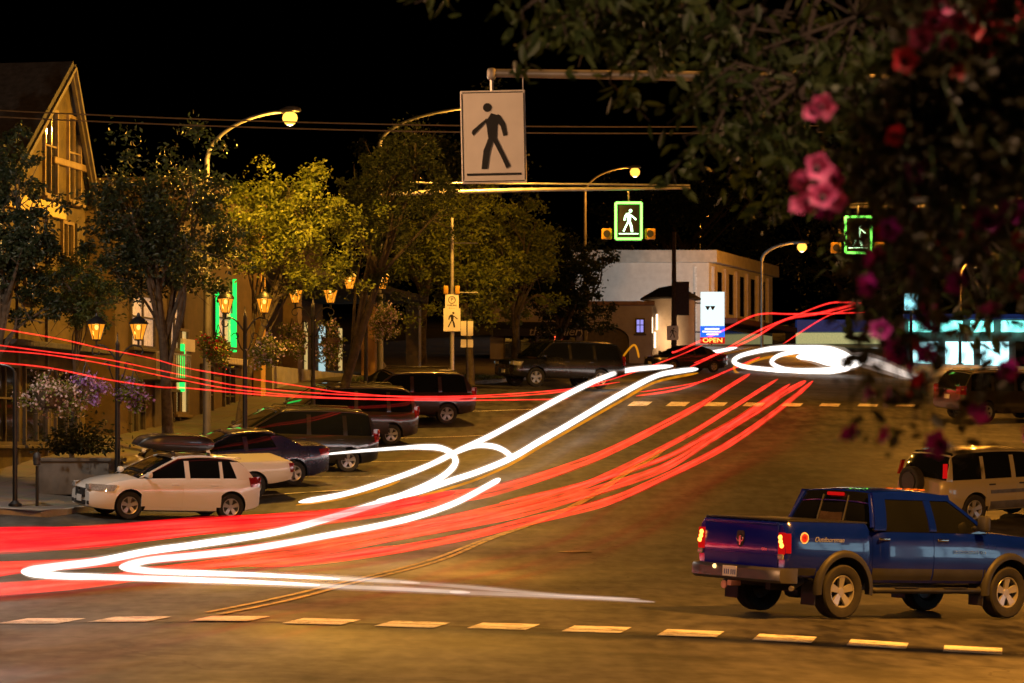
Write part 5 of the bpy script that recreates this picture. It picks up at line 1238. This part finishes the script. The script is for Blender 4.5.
xx = loc_x(180); window(root, xx, Z(372,92.5)-base, 1.3, 2.6, greenwin if False else warmwin, trim); MB().tube([(xx-.1,-.1,Z(392,92.5)-base),(xx-.1,-.1,Z(345,92.5)-base)], .09, 6).build('neon_strip', greenwin, kids(root)[-1])
xx = loc_x(185); MB().box((xx,-.08,Z(346,93)-base),(1.4,.1,.4),bev=.01).build('small_sign', M['signwhite'], root)
MB().box((L-.35,-.18,hgt*.45),(.6,.3,hgt*.9),bev=.03).build('corner_column', mat('ochre_column', (.55,.34,.08), .7, 0, .2, 3), root)
for k, px in enumerate((206, 228)): window(root, loc_x(px), Z(400,95)-base, 1.2, 2.2, darkpane, trimd)
# porch building with tan pillar and rail
root, L, hgt, base = building('porch_house', 'dark recessed porch with a tan pillar and cool-lit doorway behind the lantern posts', 103, 126, 12.0, 10, brownw)
MB().box((L/2,9,hgt/2),(L,10,hgt)).build('wall', brownw, root); MB().box((L/2,3.5,hgt*.62),(L,8.6,.3),bev=.05).build('porch_roof', roofm, root); MB().box((L/2,2,.65),(L,4,1.3)).build('porch_floor', M['concrete'], root)
a, u, n, _ = facade_frame(103, 126); xx = loc_x(377)
MB().box((xx,.3,hgt*.31),(.72,.6,hgt*.62-.3),bev=.03).build('pillar', mat('tan_pillar', (.48,.28,.10), .7, 0, .2, 3), root)
for px in (300, 420): MB().box((loc_x(px),.3,hgt*.31),(.6,.6,hgt*.62-.3),bev=.03).build('pillar', trim, root)
mb = MB()
for k in range(5): mb.box((xx+.7+k*.5,.05,1.75-.16*k),(.05,.05,1.0))
for dz in (.0,.3,.6): mb.tube([(xx+.5,.05,1.65+dz),(xx+2.9,.05,.9+dz)], .03, 6)
mb.build('handrail', mat('rail_white', (.6,.58,.55), .5), root)
for px, gl, w in ((412, coolwin, 1.0), (428, warmwin, .5), (398, warmwin, .35)):
    t = (px-512)/F; D = 118; MB().box((loc_x(px)-.6,3.96,2.6),(w,.06,2.4)).build('door', gl, root)
for k in range(4): window(root, 3+k*4.6, hgt*.8, 1.2, 1.5, darkpane, trimd, y=4.0)
# arched low building with the blue awning
def front_building(name, label, px0, px1, D, top_py, depth, m, cat='building'):
    x0, x1 = X(px0,D), X(px1,D); base = min(hz(x0,D), hz(x1,D)) - .3; root = empty(name, label, cat, (x0, D, base)); return root, x1-x0, Z(top_py,D)-base, base
grey_st = siding('grey_stucco', (.40,.36,.33), (.30,.27,.25), 3.0); cream = siding('cream_stucco', (.62,.60,.56), (.50,.48,.45), 3.0)
D = 172; root, L, hgt, base = front_building('gallery_building', 'low grey building with a big dark arch and blue awning behind the black SUV', 490, 652, D, 305, 12, grey_st)
s = F/D; ax = X(607,D)-X(490,D); aw = 22/s; ah = Z(333,D)-base
mb = MB(); n = 14; arc = [(ax-aw*math.cos(math.pi*k/n), ah-.4+aw*.62*math.sin(math.pi*k/n)) for k in range(n+1)]
mb.prism([(0,0),(ax-aw,0)]+arc+[(ax+aw,0),(L,0),(L,hgt),(0,hgt)], (0,0,0), (1,0,0), (0,0,1), -.5)
mb.build('wall', grey_st, root)
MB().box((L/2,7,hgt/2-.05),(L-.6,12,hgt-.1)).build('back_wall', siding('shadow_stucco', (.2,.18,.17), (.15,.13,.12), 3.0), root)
MB().box((ax,.46,1.6),(aw*1.9,.05,3.2)).build('entrance_door', trimd, root)
MB().box((L/2,.2,hgt+.1),(L+.3,.9,.25),bev=.05).build('coping', mat('coping_brown', (.22,.13,.09), .7), root)
aw_ = MB(); x0, x1 = .2, X(586,D)-X(490,D); z1, z0 = Z(322,D)-base, Z(337,D)-base
aw_.add([(x0,-.05,z1),(x1,-.05,z1),(x1,-1.3,z0+.45),(x0,-1.3,z0+.45),(x0,-1.3,z0),(x1,-1.3,z0),(x0,-.05,z0),(x1,-.05,z0)], [(0,1,2,3),(3,2,5,4),(0,3,4,6),(1,7,5,2)])
av = aw_.build('awning', mat('awning_blue', (.015,.018,.06), .8), root); lettering('the Gallery', .75, ((x0+x1)/2+1.0,-1.345,(z0+z1)/2-.18), (1,0,0), (0,0,1), mat('awning_letters', (.36,.34,.38), .6), av, .01, .25)
for px, gl in ((640, emit('violet_window', (.4,.36,1), .9)), (560, darkpane), (520, darkpane)):
    window(root, X(px,D)-X(490,D), Z(326,D)-base if px == 640 else 1.6,   .4 if px == 640 else 1.8, .75 if px == 640 else 1.6, gl, trimd, y=-.002)
MB().box((X(558,D)-X(490,D),-.12,Z(337,D)-base),(.45,.16,.75),bev=.05).build('red_window_sign', emit('red_neon', (1,.10,.03), 2.2), root)
# small turret with wall lights
D = 195; root, L, hgt, base = front_building('turret_building', 'small rounded building with a dark hipped roof and lit wall lamps', 640, 702, D, 298, 8, grey_st)
s = F/D; cx = X(672,D)-X(640,D); rr = 24/s
MB().lathe([(rr,0),(rr,hgt)], (cx,rr,0), 28).build('wall', siding('beige_stucco', (.46,.38,.30), (.36,.29,.23), 3), root, 40)
MB().lathe([(rr+.45,hgt-.05),(rr+.45,hgt+.06),(rr*.5,hgt+.8),(0,hgt+.95)], (cx,rr,0), 28).build('roof', roofm, root, 30)
for px, py in ((652,325),(657,322),(655,340)):
    MB().box((X(px,D)-X(640,D),-.2+.4*abs(px-672)/24,Z(py,D)-base),(.14,.14,1.1),bev=.04).build('wall_lamp', emit('wall_lamp_lit', (1,.68,.42), 3), root)
wl = lamp('wall_lamp_light', (cx-.6,-1.6,1.6), 350, (1,.62,.3), .2, root)
MB().lathe([(0,.2),(.25,.25),(.4,.6),(.3,.7)], (cx-.6,-1.4,0), 14).build('ground_light', M['dark'], root, 40)
# cream two-storey building with pilasters on the street side
D = 238; x0, x1 = X(575,D), X(709,D); base = hz(x1,D)-.4; root = empty('cream_building', 'large cream two-storey building with a deep cornice and pilasters on its street side', 'building', (x0,D,base)); L = x1-x0; hgt = Z(262,D)-base
st = Vector((.36,1,0)).normalized(); ln = 21.0; dx = st.x*ln; dy = st.y*ln
mb = MB(); mb.add([(0,0,0),(L,0,0),(L+dx,dy,0),(0,dy,0),(0,0,hgt),(L,0,hgt),(L+dx,dy,hgt),(0,dy,hgt)], [(0,1,5,4),(1,2,6,5),(2,3,7,6),(3,0,4,7),(4,5,6,7)]); mb.build('wall', cream, root)
mb = MB(); o = .75; mb.add([(-o,-o,hgt-.05),(L+o*.8,-o,hgt-.05),(L+dx+o*.9,dy+o,hgt-.05),(-o,dy+o,hgt-.05),(-o,-o,hgt+.95),(L+o*.8,-o,hgt+.95),(L+dx+o*.9,dy+o,hgt+.95),(-o,dy+o,hgt+.95)], [(0,1,5,4),(1,2,6,5),(2,3,7,6),(3,0,4,7),(4,5,6,7),(3,2,1,0)]); mb.build('cornice', mat('cornice_cream', (.5,.45,.38), .7, 0, .15, 2), root)
q = Vector((st.y,-st.x,0)); rot = Matrix.Rotation(math.atan2(st.y,st.x),3,'Z')
for k in range(6):
    p = Vector((L,0,0)) + st*(1.2+k*3.6) + q*.12; MB().box((p.x,p.y,hgt*.68),(1.0,.3,hgt*.56),rot,bev=.04).build('pilaster', mat('pilaster_cream', (.55,.47,.38), .7, 0, .15, 2), root)
    if k < 5: p = Vector((L,0,0)) + st*(3.0+k*3.6) + q*.03; MB().box((p.x,p.y,hgt*.68),(1.7,.1,hgt*.46),rot).build('window', darkpane, root)
p = Vector((L,0,0)) + st*10.5 + q*1.2; MB().box((p.x,p.y,hgt*.34),(20.5,2.4,.5),rot,bev=.1).build('shop_canopy', mat('canopy_dark', (.09,.035,.03), .8), root)
p = Vector((L,0,0)) + st*10.5 + q*.05; MB().box((p.x,p.y,hgt*.14),(20,.12,hgt*.26),rot).build('shop_front', darkpane, root)
MB().box((L*.9,-.03,hgt*.5),(.25,.07,hgt*.9)).build('corner_strip', mat('strip_pale', (.6,.62,.62), .6), root)
# convenience store with blue and yellow fascia, and the teal-lit shop
D = 262; root, L, hgt, base = front_building('corner_store', 'low store with a blue band over a lit yellow fascia up the street', 798, 885, D, 321, 12, grey_st)
MB().box((L/2,6.2,hgt/2),(L,12,hgt)).build('wall', siding('store_wall', (.3,.3,.3), (.2,.2,.2), 3), root)
s = F/D; MB().box((L/2,0,hgt-.45),(L+.4,1.2,1.1),bev=.05).build('blue_fascia', mat('fascia_blue', (.02,.06,.3), .5, emis=(.03,.16,.9), es=.07), root)
MB().box((L/2,.02,hgt-1.6),(L+.3,1.1,1.0),bev=.05).build('yellow_fascia', mat('fascia_yellow', (.5,.48,.25), .5, emis=(.85,.9,.4), es=.4), root)
for k in range(5): MB().box((1.2+k*(L-2.4)/4,.14,(hgt-2.2)/2),((L-2.4)/4*.86,.12,hgt-2.8)).build('shop_window', emit('cool_shop_light', (.85,.98,1), .9), root)
D = 205; root, L, hgt, base = front_building('teal_shop', 'long shop with a teal lit fascia and bright windows seen through the flowers', 905, 1120, D, 318, 12, grey_st)
s = F/D; MB().box((L/2,6.2,hgt/2),(L,12,hgt)).build('wall', siding('store_wall_dark', (.14,.13,.12), (.1,.09,.08), 3), root)
for k in range(7): MB().box((1.1+k*(L-2.2)/6,0,hgt-.6),((L-2.2)/6*.72,.5,.8),bev=.04).build('fascia_panel', emit('teal_lit', (.2,.9,.78), 4), root)
MB().box((L/2,.05,hgt+.1),(L+.2,.5,.35)).build('fascia_top', mat('fascia_blue', (.02,.06,.3), .5), root)
for k in range(6): MB().box((1.4+k*(L-2.8)/5,.12,(hgt-1.4)/2),((L-2.8)/5*.8,.1,hgt-2.0)).build('shop_window', emit('teal_window', (.45,.9,.95), 3) if k < 3 else darkpane, root)
for label, px, py, D in (('cyan lit sign glimpsed through the flowers above the teal shop', 911, 302, 200),):
    c = P(px,py,D); b = G(px,D); g = empty('shop_sign', label, 'shop sign', b); MB().lathe([(.14,0),(.1,c.z-b.z)], (0,0,0), 10).build('pole', M['dark'], g, 40); MB().box((0,-.2,c.z-b.z),(.95,.2,1.15),bev=.05).build('panel', emit('cyan_lit', (.35,.9,1), 3), g)
# shop across the corner, outside the picture on the right: its windows mirror in the truck's flank
root = empty('corner_shop', 'brick shop with tall lit windows on the right-hand corner', 'building', (31, 58, hz(31,50)-.2), R(-90)); L = 22
brick = siding('brick_red', (.3,.12,.08), (.18,.07,.05), .25)
MB().box((L/2,5.1,2.4),(L,10,4.8)).build('wall', brick, root); MB().box((L/2,5,4.95),(L+.4,10.6,.35),bev=.05).build('coping', trim, root)
for k in range(7): window(root, 2.2+k*2.9, 1.75, 2.1, 2.3, emit('shop_window_lit', (.55,.82,1), 3), trimd, bars=3, y=.08)
# ------------------------------------------------------------------ overhead wires
for k, py in enumerate((108.5, 115.0)):
    D = 62; a, b2 = P(-140,py-6,D), P(1130,py+9,D); pts = [a.lerp(b2,t/24) - Vector((0,0,.35*(1-(2*t/24-1)**2))) for t in range(25)]
    tag(MB().tube(pts, .016, 5).build('power_line', mat('wire', (.10,.09,.08), .5)), ['upper', 'lower'][k] + ' of the two overhead wires running behind the big crosswalk sign', 'wire', 'overhead wires')
for px in (-140, 1130):
    D = 62.2; g = G(px, D); r_ = empty('utility_pole', 'wooden utility pole carrying the overhead wires, ' + ('left end' if px < 0 else 'right end'), 'utility pole', g)
    MB().lathe([(.17,0),(.12,Z(88,D)-g.z)], (0,0,0), 12).build('pole', mat('creosote_wood', (.05,.035,.025), .9), r_, 40); MB().box((0,0,Z(103,D)-g.z),(.12,1.8,.14)).build('cross_arm', mat('creosote_wood', (.05,.035,.025), .9), r_)
# ------------------------------------------------------------------ light trails of passing traffic
WT = streak('white_trail', (1,.80,.62), .10); WT1 = streak('half_white_trail', (1,.8,.68), .08); WT2 = streak('dim_white_trail', (1,.68,.55), .05); AT = streak('amber_trail', (1,.36,.01), .3, (.9,.8,.6))
RT = streak('red_trail', (1,.004,.006), .30, (1,.93,.93)); RT2 = streak('pale_red_trail', (1,.012,.008), .15, (1,.82,.82)); RT3 = streak('deep_red_trail', (1,.0,.014), .40, (.97,.70,.72))
CORE = {WT: streak('white_core', (1,.96,.91), .85, vary=.12), WT1: streak('half_white_core', (1,.88,.8), .2), WT2: streak('dim_white_core', (1,.78,.66), .14), RT: streak('red_core', (1,.06,.04), .45), RT2: streak('pale_red_core', (1,.06,.032), .34), RT3: streak('deep_red_core', (1,.004,.018), .16, (1,.85,.85))}
def trail(label, pts, wpx, m, h=.75, Ds=None, group=None):
    if Ds: p3 = [P(a, b, d) for (a, b), d in zip(pts, Ds)]
    else:
        ds = [at_h(a, b, h).y for a, b in pts]
        for _ in range(3): ds = [ds[0]] + [(ds[i-1]+2*ds[i]+ds[i+1])/4 for i in range(1, len(ds)-1)] + [ds[-1]]
        p3 = [P(a, b, d) for (a, b), d in zip(pts, ds)]
    f = catmull(p3, 8); ws = [wpx]*len(pts) if isinstance(wpx, (int, float)) else wpx
    rs = []
    for i, p in enumerate(f):
        t = i/8; k = min(int(t), len(ws)-2); w = ws[k] + (ws[k+1]-ws[k])*(t-k); rs.append(w/2*p.y/F)
    for q, z_ in ((0,.25),(1,.62),(2,.85)): rs[q] *= z_; rs[-1-q] *= z_
    k = 1.0 if m in (WT, WT1, WT2) else 1.25 if m is RT2 else .85 if group == RG and Ds else 1.1
    o = MB().tube(f, [q*k for q in rs], 8).build('light_trail', m, smooth=60)
    if m in (RT2, RT3):      # a bundle of thinner strands
        for j in range(4):
            ph = j*2.1 + len(pts); oo = (j-1.5)*.55
            g = [p + Vector((0, 0, q*(oo + .18*math.sin(i*.35+ph)))) for i, (p, q) in enumerate(zip(f, rs))]
            MB().tube(g, [q*(.32 + .12*math.sin(i*.21+ph*1.7)) for i, q in enumerate(rs)], 6).build('strand', CORE[m], o, 60)
    elif m in CORE: MB().tube(f, [q*(.68 if m is WT else .52) for q in rs], 8).build('core', CORE[m], o, 60)
    tag(o, label, 'light trail', group)
WG, RG = 'white headlight trails', 'red tail light trails'
trail('white trail with its bright pointed tip lowest at the far left', [(22,571),(60,566),(100,561),(150,551),(200,544),(280,531),(350,512),(405,494),(440,478),(455,464),(452,454),(440,448),(420,447),(400,448),(360,451),(318,455)], [12,11,11,10,10,10,10,9,9,9,9,9,7,5,4,2], WT, .7, group=WG)
trail('white trail whose tip stands right of and above the lowest one', [(120,567),(150,560),(200,555),(250,549),(325,536),(400,521),(450,505),(482,489),(500,479)], [11,10,10,10,9,9,9,9,8], WT, .7, group=WG)
trail('white trail running back from the lowest left tip across the crosswalk', [(22,572),(60,576),(100,577),(150,578.5),(230,581),(320,585)], [12,10,9,8,6,2], WT, .7, group=WG)
trail('fading pale trail continuing to the dashes before the blue truck', [(450,592),(500,594),(590,598),(655,602)], [8,7,5,3], WT2, .7, group=WG)
trail('softening white trail under the second tip', [(145,578.5),(250,582),(330,586),(400,589),(470,592.5)], [8,8,7,7,6], WT1, .7, group=WG)
trail('white trail running right from the second tip', [(120,567),(150,571),(200,573),(260,575),(340,579)], [11,9,8,6,2], WT, .7, group=WG)
trail('fading pale trail crossing the yellow centre line', [(400,582),(480,588),(560,595),(640,599)], [6,6,4,2], WT2, .7, group=WG)
trail('softening white trail right of the second tip above the pale one', [(195,573),(260,575),(330,578),(420,583)], [8,8,7,6], WT1, .7, group=WG)
trail('upper long white trail sweeping up the middle of the street', [(299,502),(340,495),(375,485),(425,467),(460,450),(490,436),(518,421),(568,394),(602,378),(629,370),(673,366)], [7,8,8,8,8,8,8,8,7,7,6], WT, .7, group=WG)
trail('lower long white trail sweeping up the middle of the street', [(377,500),(415,493),(450,481),(480,471),(511,458),(540,441),(568,425),(619,395),(656,376),(680,371),(698,369)], [5,7,9,9,9,9,8,8,7,7,5], WT, .7, group=WG)
trail('short white hook joining the two long white trails', [(455,452),(475,446),(491,446),(503,450),(513,458)], [7,7,8,8,7], WT, .7, group=WG)
trail('thin amber trail along the lower edge of the lower long white trail', [(417,497),(450,488),(480,478),(511,464),(540,447),(568,431),(619,402),(656,382),(698,373)], 2.4, AT, .6)
trail('thin amber trail under the upper long white trail where it starts', [(296,505),(340,499),(378,489),(400,481)], 2, AT, .6)
trail('short white dash near the OPEN sign', [(694,357),(710,353),(737,347.5)], [4,5.5,4], WT, .7, group=WG)
trail('big white loop at the top of the street', [(858,364),(832,371),(800,373),(774,370),(746,367),(734,362),(738,357),(750,353),(774,348.5),(802,348),(832,350),(858,362)], [7,8,7,6,6,6,6,6,7,8,9,9], WT, .75, [165]*12, group=WG)
trail('blown-out white glare filling the right half of the loops', [(796,357),(812,356),(826,357),(842,360),(862,364)], [5,15,24,26,8], WT, .75, [160]*5, group=WG)
trail('soft white glare spreading right behind the flowers', [(845,357),(865,360),(885,366),(905,374),(925,380)], [6,16,16,12,5], WT1, .75, [158]*5, group=WG)
trail('inner white loop at the top of the street', [(850,369),(810,371),(785,369),(772,363),(776,357),(788,353),(812,350),(840,354)], [9,8,6,6,6,6,8,10], WT, .75, [163]*8, group=WG)
trail('amber trail curving under the big white loop', [(734,365),(736,372),(750,377),(797,380),(853,381)], 2.2, AT, .6, [160]*5)
trail('amber arc inside the big white loop', [(741,368),(757,360),(780,356),(805,356)], 2.2, AT, .6, [167]*4)
trail('small amber arch trail beside the black SUV', [(612,366),(620,360),(629,349),(634,345),(637,349),(639,358)], 1.8, AT, .6, [118]*6)
# red, upper left: high lamps of a lorry turning away
Dl = [24,38,52,66,80,94]
def ul(pts, lab, m, w): trail(lab, pts, w, m, 0, [32+ (a/470.0)*64 if a < 470 else 96+(a-470)*.09 for a, _ in pts], RG)
ul([(-10,327),(60,339),(100,348),(150,358),(187,368),(240,377),(300,386),(350,393),(440,398),(551,393),(609,380),(670,359),(703,345)], 'uppermost thin red trail at the left edge, passing the lanterns', RT, 1.8)
ul([(-10,344),(50,352),(110,360),(187,376),(240,386),(300,392),(380,396),(470,396),(560,390),(620,382)], 'second red trail from the top at the left edge', RT, 1.8)
ul([(-10,350),(50,355),(110,365),(187,381),(240,390),(320,397),(400,400),(500,400),(600,397),(690,384),(720,375)], 'third red trail from the top at the left edge', RT, 1.7)
ul([(-10,362),(50,368),(110,380),(160,387),(187,388),(240,393),(300,397),(380,399),(460,399)], 'fourth and lowest thin red trail at the left edge', RT, 2.0)
# red, main sweep
trail('thick pale red trail, highest of the sweep down the street', [(750,374),(727,388),(705,402),(680,416),(612,450),(568,468),(501,488),(450,498),(400,507),(300,520),(150,530),(0,540),(-60,544)], [3,4,5,6,7,8,9,11,12,12,12,14,14], RT2, .85, group=RG)
trail('second thick pale red trail of the sweep', [(778,379),(727,411),(680,439),(602,478),(551,495),(484,512),(434,522),(400,529),(300,543),(200,555),(100,562),(0,567),(-60,570)], [3,4,5,6,7,8,8,9,9,8,8,9,9], RT2, .85, group=RG)
trail('third thick red trail of the sweep', [(806,381),(785,392),(762,408),(735,424),(710,440),(669,465),(619,484),(568,499),(501,516),(400,535),(300,553),(200,566),(100,580),(0,590),(-60,594)], [4,5,6,6,6,7,8,8,9,9,8,8,9,11,11], RT2, .8, group=RG)
trail('lowest thick red trail of the sweep, passing left of the blue truck', [(813,381),(774,413),(727,445),(669,475),(619,497),(568,512),(518,524),(467,536),(400,549),(320,560),(250,566)], [4,5,6,6,7,7,7,7,7,6,4], RT2, .8, group=RG)
trail('bright red core trail inside the right side of the sweep', [(790,384),(760,404),(735,421),(705,437),(669,456),(619,474),(560,490),(500,503)], [3,5,6,6,5,5,5,4], RT, .85, group=RG)
trail('wide saturated red band at the left edge below the white hatchback', [(-60,540),(0,539),(60,538),(120,535),(180,529),(240,523),(300,518),(360,512),(410,502),(455,492)], [22,22,20,18,15,14,11,10,8,5], RT3, .8, group=RG)
trail('upper rim of the saturated red band at the left edge', [(-60,533),(0,532),(60,530),(125,526),(200,520),(260,517),(330,514)], [6,6,6,6,6,5,3], RT, .85, group=RG)
trail('lower rim of the saturated red band at the left edge', [(-60,553),(0,551),(60,547),(120,541),(170,536),(220,530)], [6,6,6,5,5,3], RT, .75, group=RG)
trail('red trail left of the lowest white tip', [(-60,579),(-20,576),(8,572),(40,568)], [7,7,6,5], RT, .7, group=RG)
trail('red trail at the left edge under all the white trails', [(-60,597),(0,590),(60,585),(115,580)], [9,8,7,4], RT, .7, group=RG)
trail('red trail peeking between the two lowest white trails', [(130,570),(200,566),(260,562),(330,556),(400,547)], [4,6,7,7,6], RT, .75, group=RG)
# red, far upper sweep
trail('thin red trail bending up past the OPEN sign to the horizon', [(672,352),(680,350),(722,331),(750,317),(767,313.5),(797,314),(865,312.5)], 2.6, RT, .9, [150,152,170,185,195,210,240], RG)
trail('red trail ending highest at the top of the street', [(690,367),(715,355),(762,329),(797,315),(820,306),(834,302.5),(850,302.5),(860,304)], 2.6, RT, .9, [140,150,175,200,215,225,232,236], RG)
trail('red trail ending in a bright blunt end by the flowers', [(694,363),(750,340),(785,320),(820,313),(861,303)], [2.5,3,3.5,4,4.5], RT, .9, [142,172,195,215,240], RG)
trail('thin red trail rising behind the white loops', [(783,344),(820,320),(839,312),(862,306)], 2.2, RT, .9, [178,205,225,240], RG)
trail('thin red trail low under the white dash by the OPEN sign', [(636,396),(680,389),(710,378),(734,368),(760,357)], 2.2, RT, .85, group=RG)
trail('pale headlight smear along the road at the left of the minivan', [(245,383),(330,371),(380,372),(410,375)], .0001 or 1, WT2, .7, [88,88,90,92], WG) if False else None
# ------------------------------------------------------------------ camera, sky, night fill
cam = bpy.data.cameras.new('camera'); co = bpy.data.objects.new('camera', cam); COL.objects.link(co); SC.camera = co
cam.lens = 100; cam.sensor_width = 36; cam.sensor_fit = 'HORIZONTAL'; cam.shift_y = (HY-341.5)/1024; cam.clip_start = .1; cam.clip_end = 3000
co.location = (0,0,H); co.rotation_euler = (R(90),0,0)
cam.dof.use_dof = True; cam.dof.focus_distance = 62; cam.dof.aperture_fstop = 4.2
w = bpy.data.worlds.new('World'); SC.world = w; w.use_nodes = True; t = w.node_tree; bg = t.nodes['Background']
sk = t.nodes.new('ShaderNodeTexSky'); sk.sky_type = 'NISHITA'; sk.sun_disc = False; sk.sun_elevation = R(-6.5); sk.sun_rotation = R(200)
t.links.new(sk.outputs[0], bg.inputs['Color']); bg.inputs['Strength'].default_value = .02
sd = bpy.data.lights.new('moonlight', 'SUN'); sd.energy = .004; sd.color = (.8,.85,1); sd.angle = R(.5); so = bpy.data.objects.new('moonlight', sd); COL.objects.link(so); so.rotation_euler = (R(50),0,R(200))  # weak sun added as overall night fill
SC.view_settings.view_transform = 'Standard'; SC.view_settings.look = 'None'; SC.view_settings.exposure = 0; SC.view_settings.gamma = 1
SC.render.engine = 'CYCLES'; SC.cycles.use_denoising = True
try: SC.cycles.denoiser = 'OPENIMAGEDENOISE'
except Exception: pass
SC.cycles.max_bounces = 6; SC.cycles.transparent_max_bounces = 24; SC.cycles.sample_clamp_indirect = 4; SC.cycles.sample_clamp_direct = 0; SC.cycles.caustics_reflective = False; SC.cycles.caustics_refractive = False
